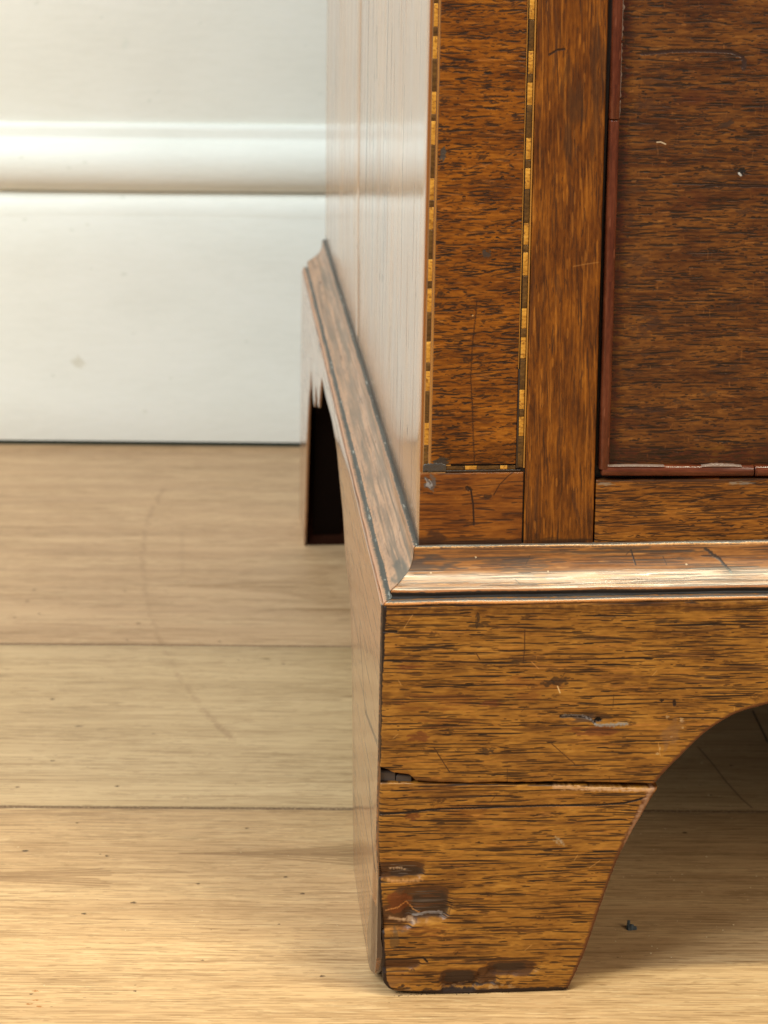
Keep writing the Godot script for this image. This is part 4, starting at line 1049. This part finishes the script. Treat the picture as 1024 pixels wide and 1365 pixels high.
func case_side(chest: Node3D) -> void:
	# two upright boards with an open joint; the polish mirrors wall and floor at this slant
	var c := Canvas.new(-0.54, 0.150, 0.55, 0.30, 2600, 71)
	c.base([rgb(118, 76, 40), rgb(154, 106, 58), rgb(182, 132, 76)], [c.noise(0.030, 0.25, 1, 3), c.noise(0.09, 0.12, 2, 3), c.noise(0.004, 0.05, 3, 2)], [0.45, 0.45, 0.18], 0.20, 0.16, 0.06)
	c.pores(500, 0.006, 0.05, 0.0005, 0.0016, 0.0, 0.012, rgb(70, 44, 28), 0.15, 0.6, 0.10, true)
	c.pores(120, 0.02, 0.12, 0.0008, 0.003, 0.0, 0.008, rgb(84, 56, 38), 0.2, 0.6, 0.06, true)
	c.pores(120, 0.02, 0.10, 0.001, 0.004, 0.0, 0.008, rgb(176, 132, 94), 0.15, 0.4, -0.03, true)
	for s in [[-0.244, 0.305, -0.250, 0.225, 0.0016], [-0.2055, 0.298, -0.2020, 0.279, 0.0022], [-0.1536, 0.325, -0.161, 0.262, 0.0014], [-0.168, 0.2815, -0.164, 0.215, 0.0010], [-0.215, 0.265, -0.212, 0.185, 0.0012], [-0.09, 0.29, -0.088, 0.23, 0.0012]]:
		c.stroke([Vector2(s[0], s[1]), Vector2(s[2], s[3])], s[4], rgb(48, 34, 26), 0.6, 0.3, 0.42, 0.5)
	for k in 10:
		c.blot(-rng.randf_range(0.01, 0.3), rng.randf_range(0.16, 0.33), rng.randf_range(0.0008, 0.0022), rng.randf_range(0.0006, 0.0022), rgb(48, 36, 28), 0.7, 0.3, 0.5)
	# darker, rougher strip along the moulding
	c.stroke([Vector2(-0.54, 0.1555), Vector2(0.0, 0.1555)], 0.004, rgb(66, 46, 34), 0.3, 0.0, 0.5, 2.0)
	var m := c.material(0.008, 0.5)
	m.clearcoat_enabled = true
	m.clearcoat = 0.78
	var coat := PackedByteArray()
	coat.resize(c.rgh.size())
	for i in coat.size():
		coat[i] = clampi(255 - (c.rgh[i] - 70) * 2, 0, 255)
	m.clearcoat_texture = ImageTexture.create_from_image(Image.create_from_data(c.w, c.h, false, Image.FORMAT_L8, coat))
	m.clearcoat_roughness = 0.14
	var wave := flat_noise(17, 0.16)
	var side := func(a: float, b: float, d: float) -> Vector3: return Vector3(lean(IN, b) - d + 0.00025 * wave.get_noise_2d(a, b), b, a)
	for s in [[-DEPTH, -0.2866], [-0.2850, -IN - 0.0002]]:
		part("side_board", slab(func(a, b, d): return side.call(b, a, d), 0.1480, 0.884, func(y): return s[0] - (0.0 if s[0] == -DEPTH else 0.02 * (y - 0.25)), func(y): return s[1] - (0.02 * (y - 0.25) if s[0] == -DEPTH else 0.0), 0.008, 0.0005, 0.02, 0.012, func(a, b): return c.uv(b, a)), m, chest)


# ---------------------------------------------------------------- small loose things
func chip(st: SurfaceTool, at: Vector3, size: Vector3, turn: float, rough: float) -> void:
	# an irregular crumb
	var p := []
	for k in 7:
		var an := turn + TAU * k / 7.0
		p.append(at + Vector3(cos(an) * size.x, 0.0, sin(an) * size.z) * rng.randf_range(1.0 - rough, 1.0))
	var q := []
	for k in 7:
		var an := turn + TAU * k / 7.0 + 0.3
		q.append(at + Vector3(cos(an) * size.x * 0.62, size.y * rng.randf_range(1.0 - rough, 1.0), sin(an) * size.z * 0.62) * 1.0)
	var tip := at + Vector3(size.x * rng.randf_range(-0.3, 0.3), size.y * rng.randf_range(0.7, 1.1), size.z * rng.randf_range(-0.3, 0.3))
	for k in 7:
		var n := (k + 1) % 7
		for v in [p[k], q[k], p[n], p[n], q[k], q[n], q[k], tip, q[n]]:
			st.set_uv(Vector2(v.x * 40.0, v.z * 40.0))
			st.add_vertex(v)


func build_bits() -> void:
	var cm := Canvas.new(0, 0, 0.02, 0.02, 6000, 81)
	cm.base([rgb(30, 34, 36), rgb(74, 82, 86), rgb(130, 138, 140)], [cm.noise(0.0006, 0.0006, 1), cm.noise(0.002, 0.002, 2), cm.noise(0.0003, 0.0003, 3)], [0.4, 0.4, 0.3], 0.5)
	var grey := cm.material(0.02)
	var st := SurfaceTool.new()
	st.begin(Mesh.PRIMITIVE_TRIANGLES)
	st.set_smooth_group(-1)
	var at := Vector3(0.0930, 0.0, -0.0415)
	chip(st, at, Vector3(0.0022, 0.0022, 0.0018), 0.3, 0.45)
	chip(st, at + Vector3(0.0014, 0.0002, 0.0006), Vector3(0.0012, 0.0012, 0.0010), 1.0, 0.4)
	chip(st, at + Vector3(-0.0005, 0.0012, -0.0008), Vector3(0.0009, 0.0018, 0.0009), 2.0, 0.4)
	st.generate_normals()
	var crumb := part("grit_crumb", st.commit(), grey, self)
	crumb.set_meta("label", "small dark grey crumb of grit on the shaded floor beside the bracket foot")
	crumb.set_meta("category", "crumb")

	var pale := StandardMaterial3D.new()
	pale.albedo_color = rgb(206, 188, 150)
	pale.roughness = 0.8
	st = SurfaceTool.new()
	st.begin(Mesh.PRIMITIVE_TRIANGLES)
	st.set_smooth_group(-1)
	for k in 150:
		var s := rng.randf_range(0.00010, 0.00032)
		chip(st, Vector3(rng.randf_range(0.085, 0.165), 0.0, rng.randf_range(-0.26, -0.02)), Vector3(s * rng.randf_range(0.8, 1.8), s * 0.8, s), rng.randf() * 6.0, 0.4)
	for k in 40:
		var s := rng.randf_range(0.00010, 0.00025)
		chip(st, Vector3(rng.randf_range(-0.16, -0.01), 0.0, rng.randf_range(-0.30, 0.01)), Vector3(s * rng.randf_range(0.8, 1.8), s * 0.8, s), rng.randf() * 6.0, 0.4)
	st.generate_normals()
	var dust := part("dust_specks", st.commit(), pale, self)
	dust.set_meta("label", "pale specks of dust scattered over the floor under the chest")
	dust.set_meta("category", "dust")
	dust.set_meta("kind", "stuff")

	# fluff and dark dirt caught under the worn front corner of the foot
	var soil := StandardMaterial3D.new()
	soil.albedo_color = rgb(60, 44, 32)
	soil.roughness = 0.95
	st = SurfaceTool.new()
	st.begin(Mesh.PRIMITIVE_TRIANGLES)
	st.set_smooth_group(-1)
	for k in 60:
		var s := rng.randf_range(0.00008, 0.00026)
		chip(st, Vector3(rng.randf_range(0.005, 0.045), 0.0, rng.randf_range(-0.003, 0.0003)), Vector3(s * rng.randf_range(0.8, 2.2), s * rng.randf_range(0.7, 1.6), s), rng.randf() * 6.0, 0.5)
	for k in 46:
		# single hairs
		var p := Vector3(rng.randf_range(0.005, 0.040), rng.randf_range(0.0002, 0.0018), rng.randf_range(-0.002, 0.0006))
		var q := p + Vector3(rng.randf_range(-0.0016, 0.0016), rng.randf_range(-0.0010, 0.0014), rng.randf_range(0.0, 0.0012))
		var wv := Vector3(0.00005, 0.00003, 0.0)
		for v in [p - wv, q, p + wv, p + Vector3(0, 0.00006, 0.00005), q, p - wv]:
			st.set_uv(Vector2.ZERO)
			st.add_vertex(v)
	st.generate_normals()
	var fluff := part("dirt_fluff", st.commit(), soil, self)
	fluff.set_meta("label", "dark dirt and fluff caught under the worn front corner of the foot")
	fluff.set_meta("category", "dirt")
	fluff.set_meta("kind", "stuff")
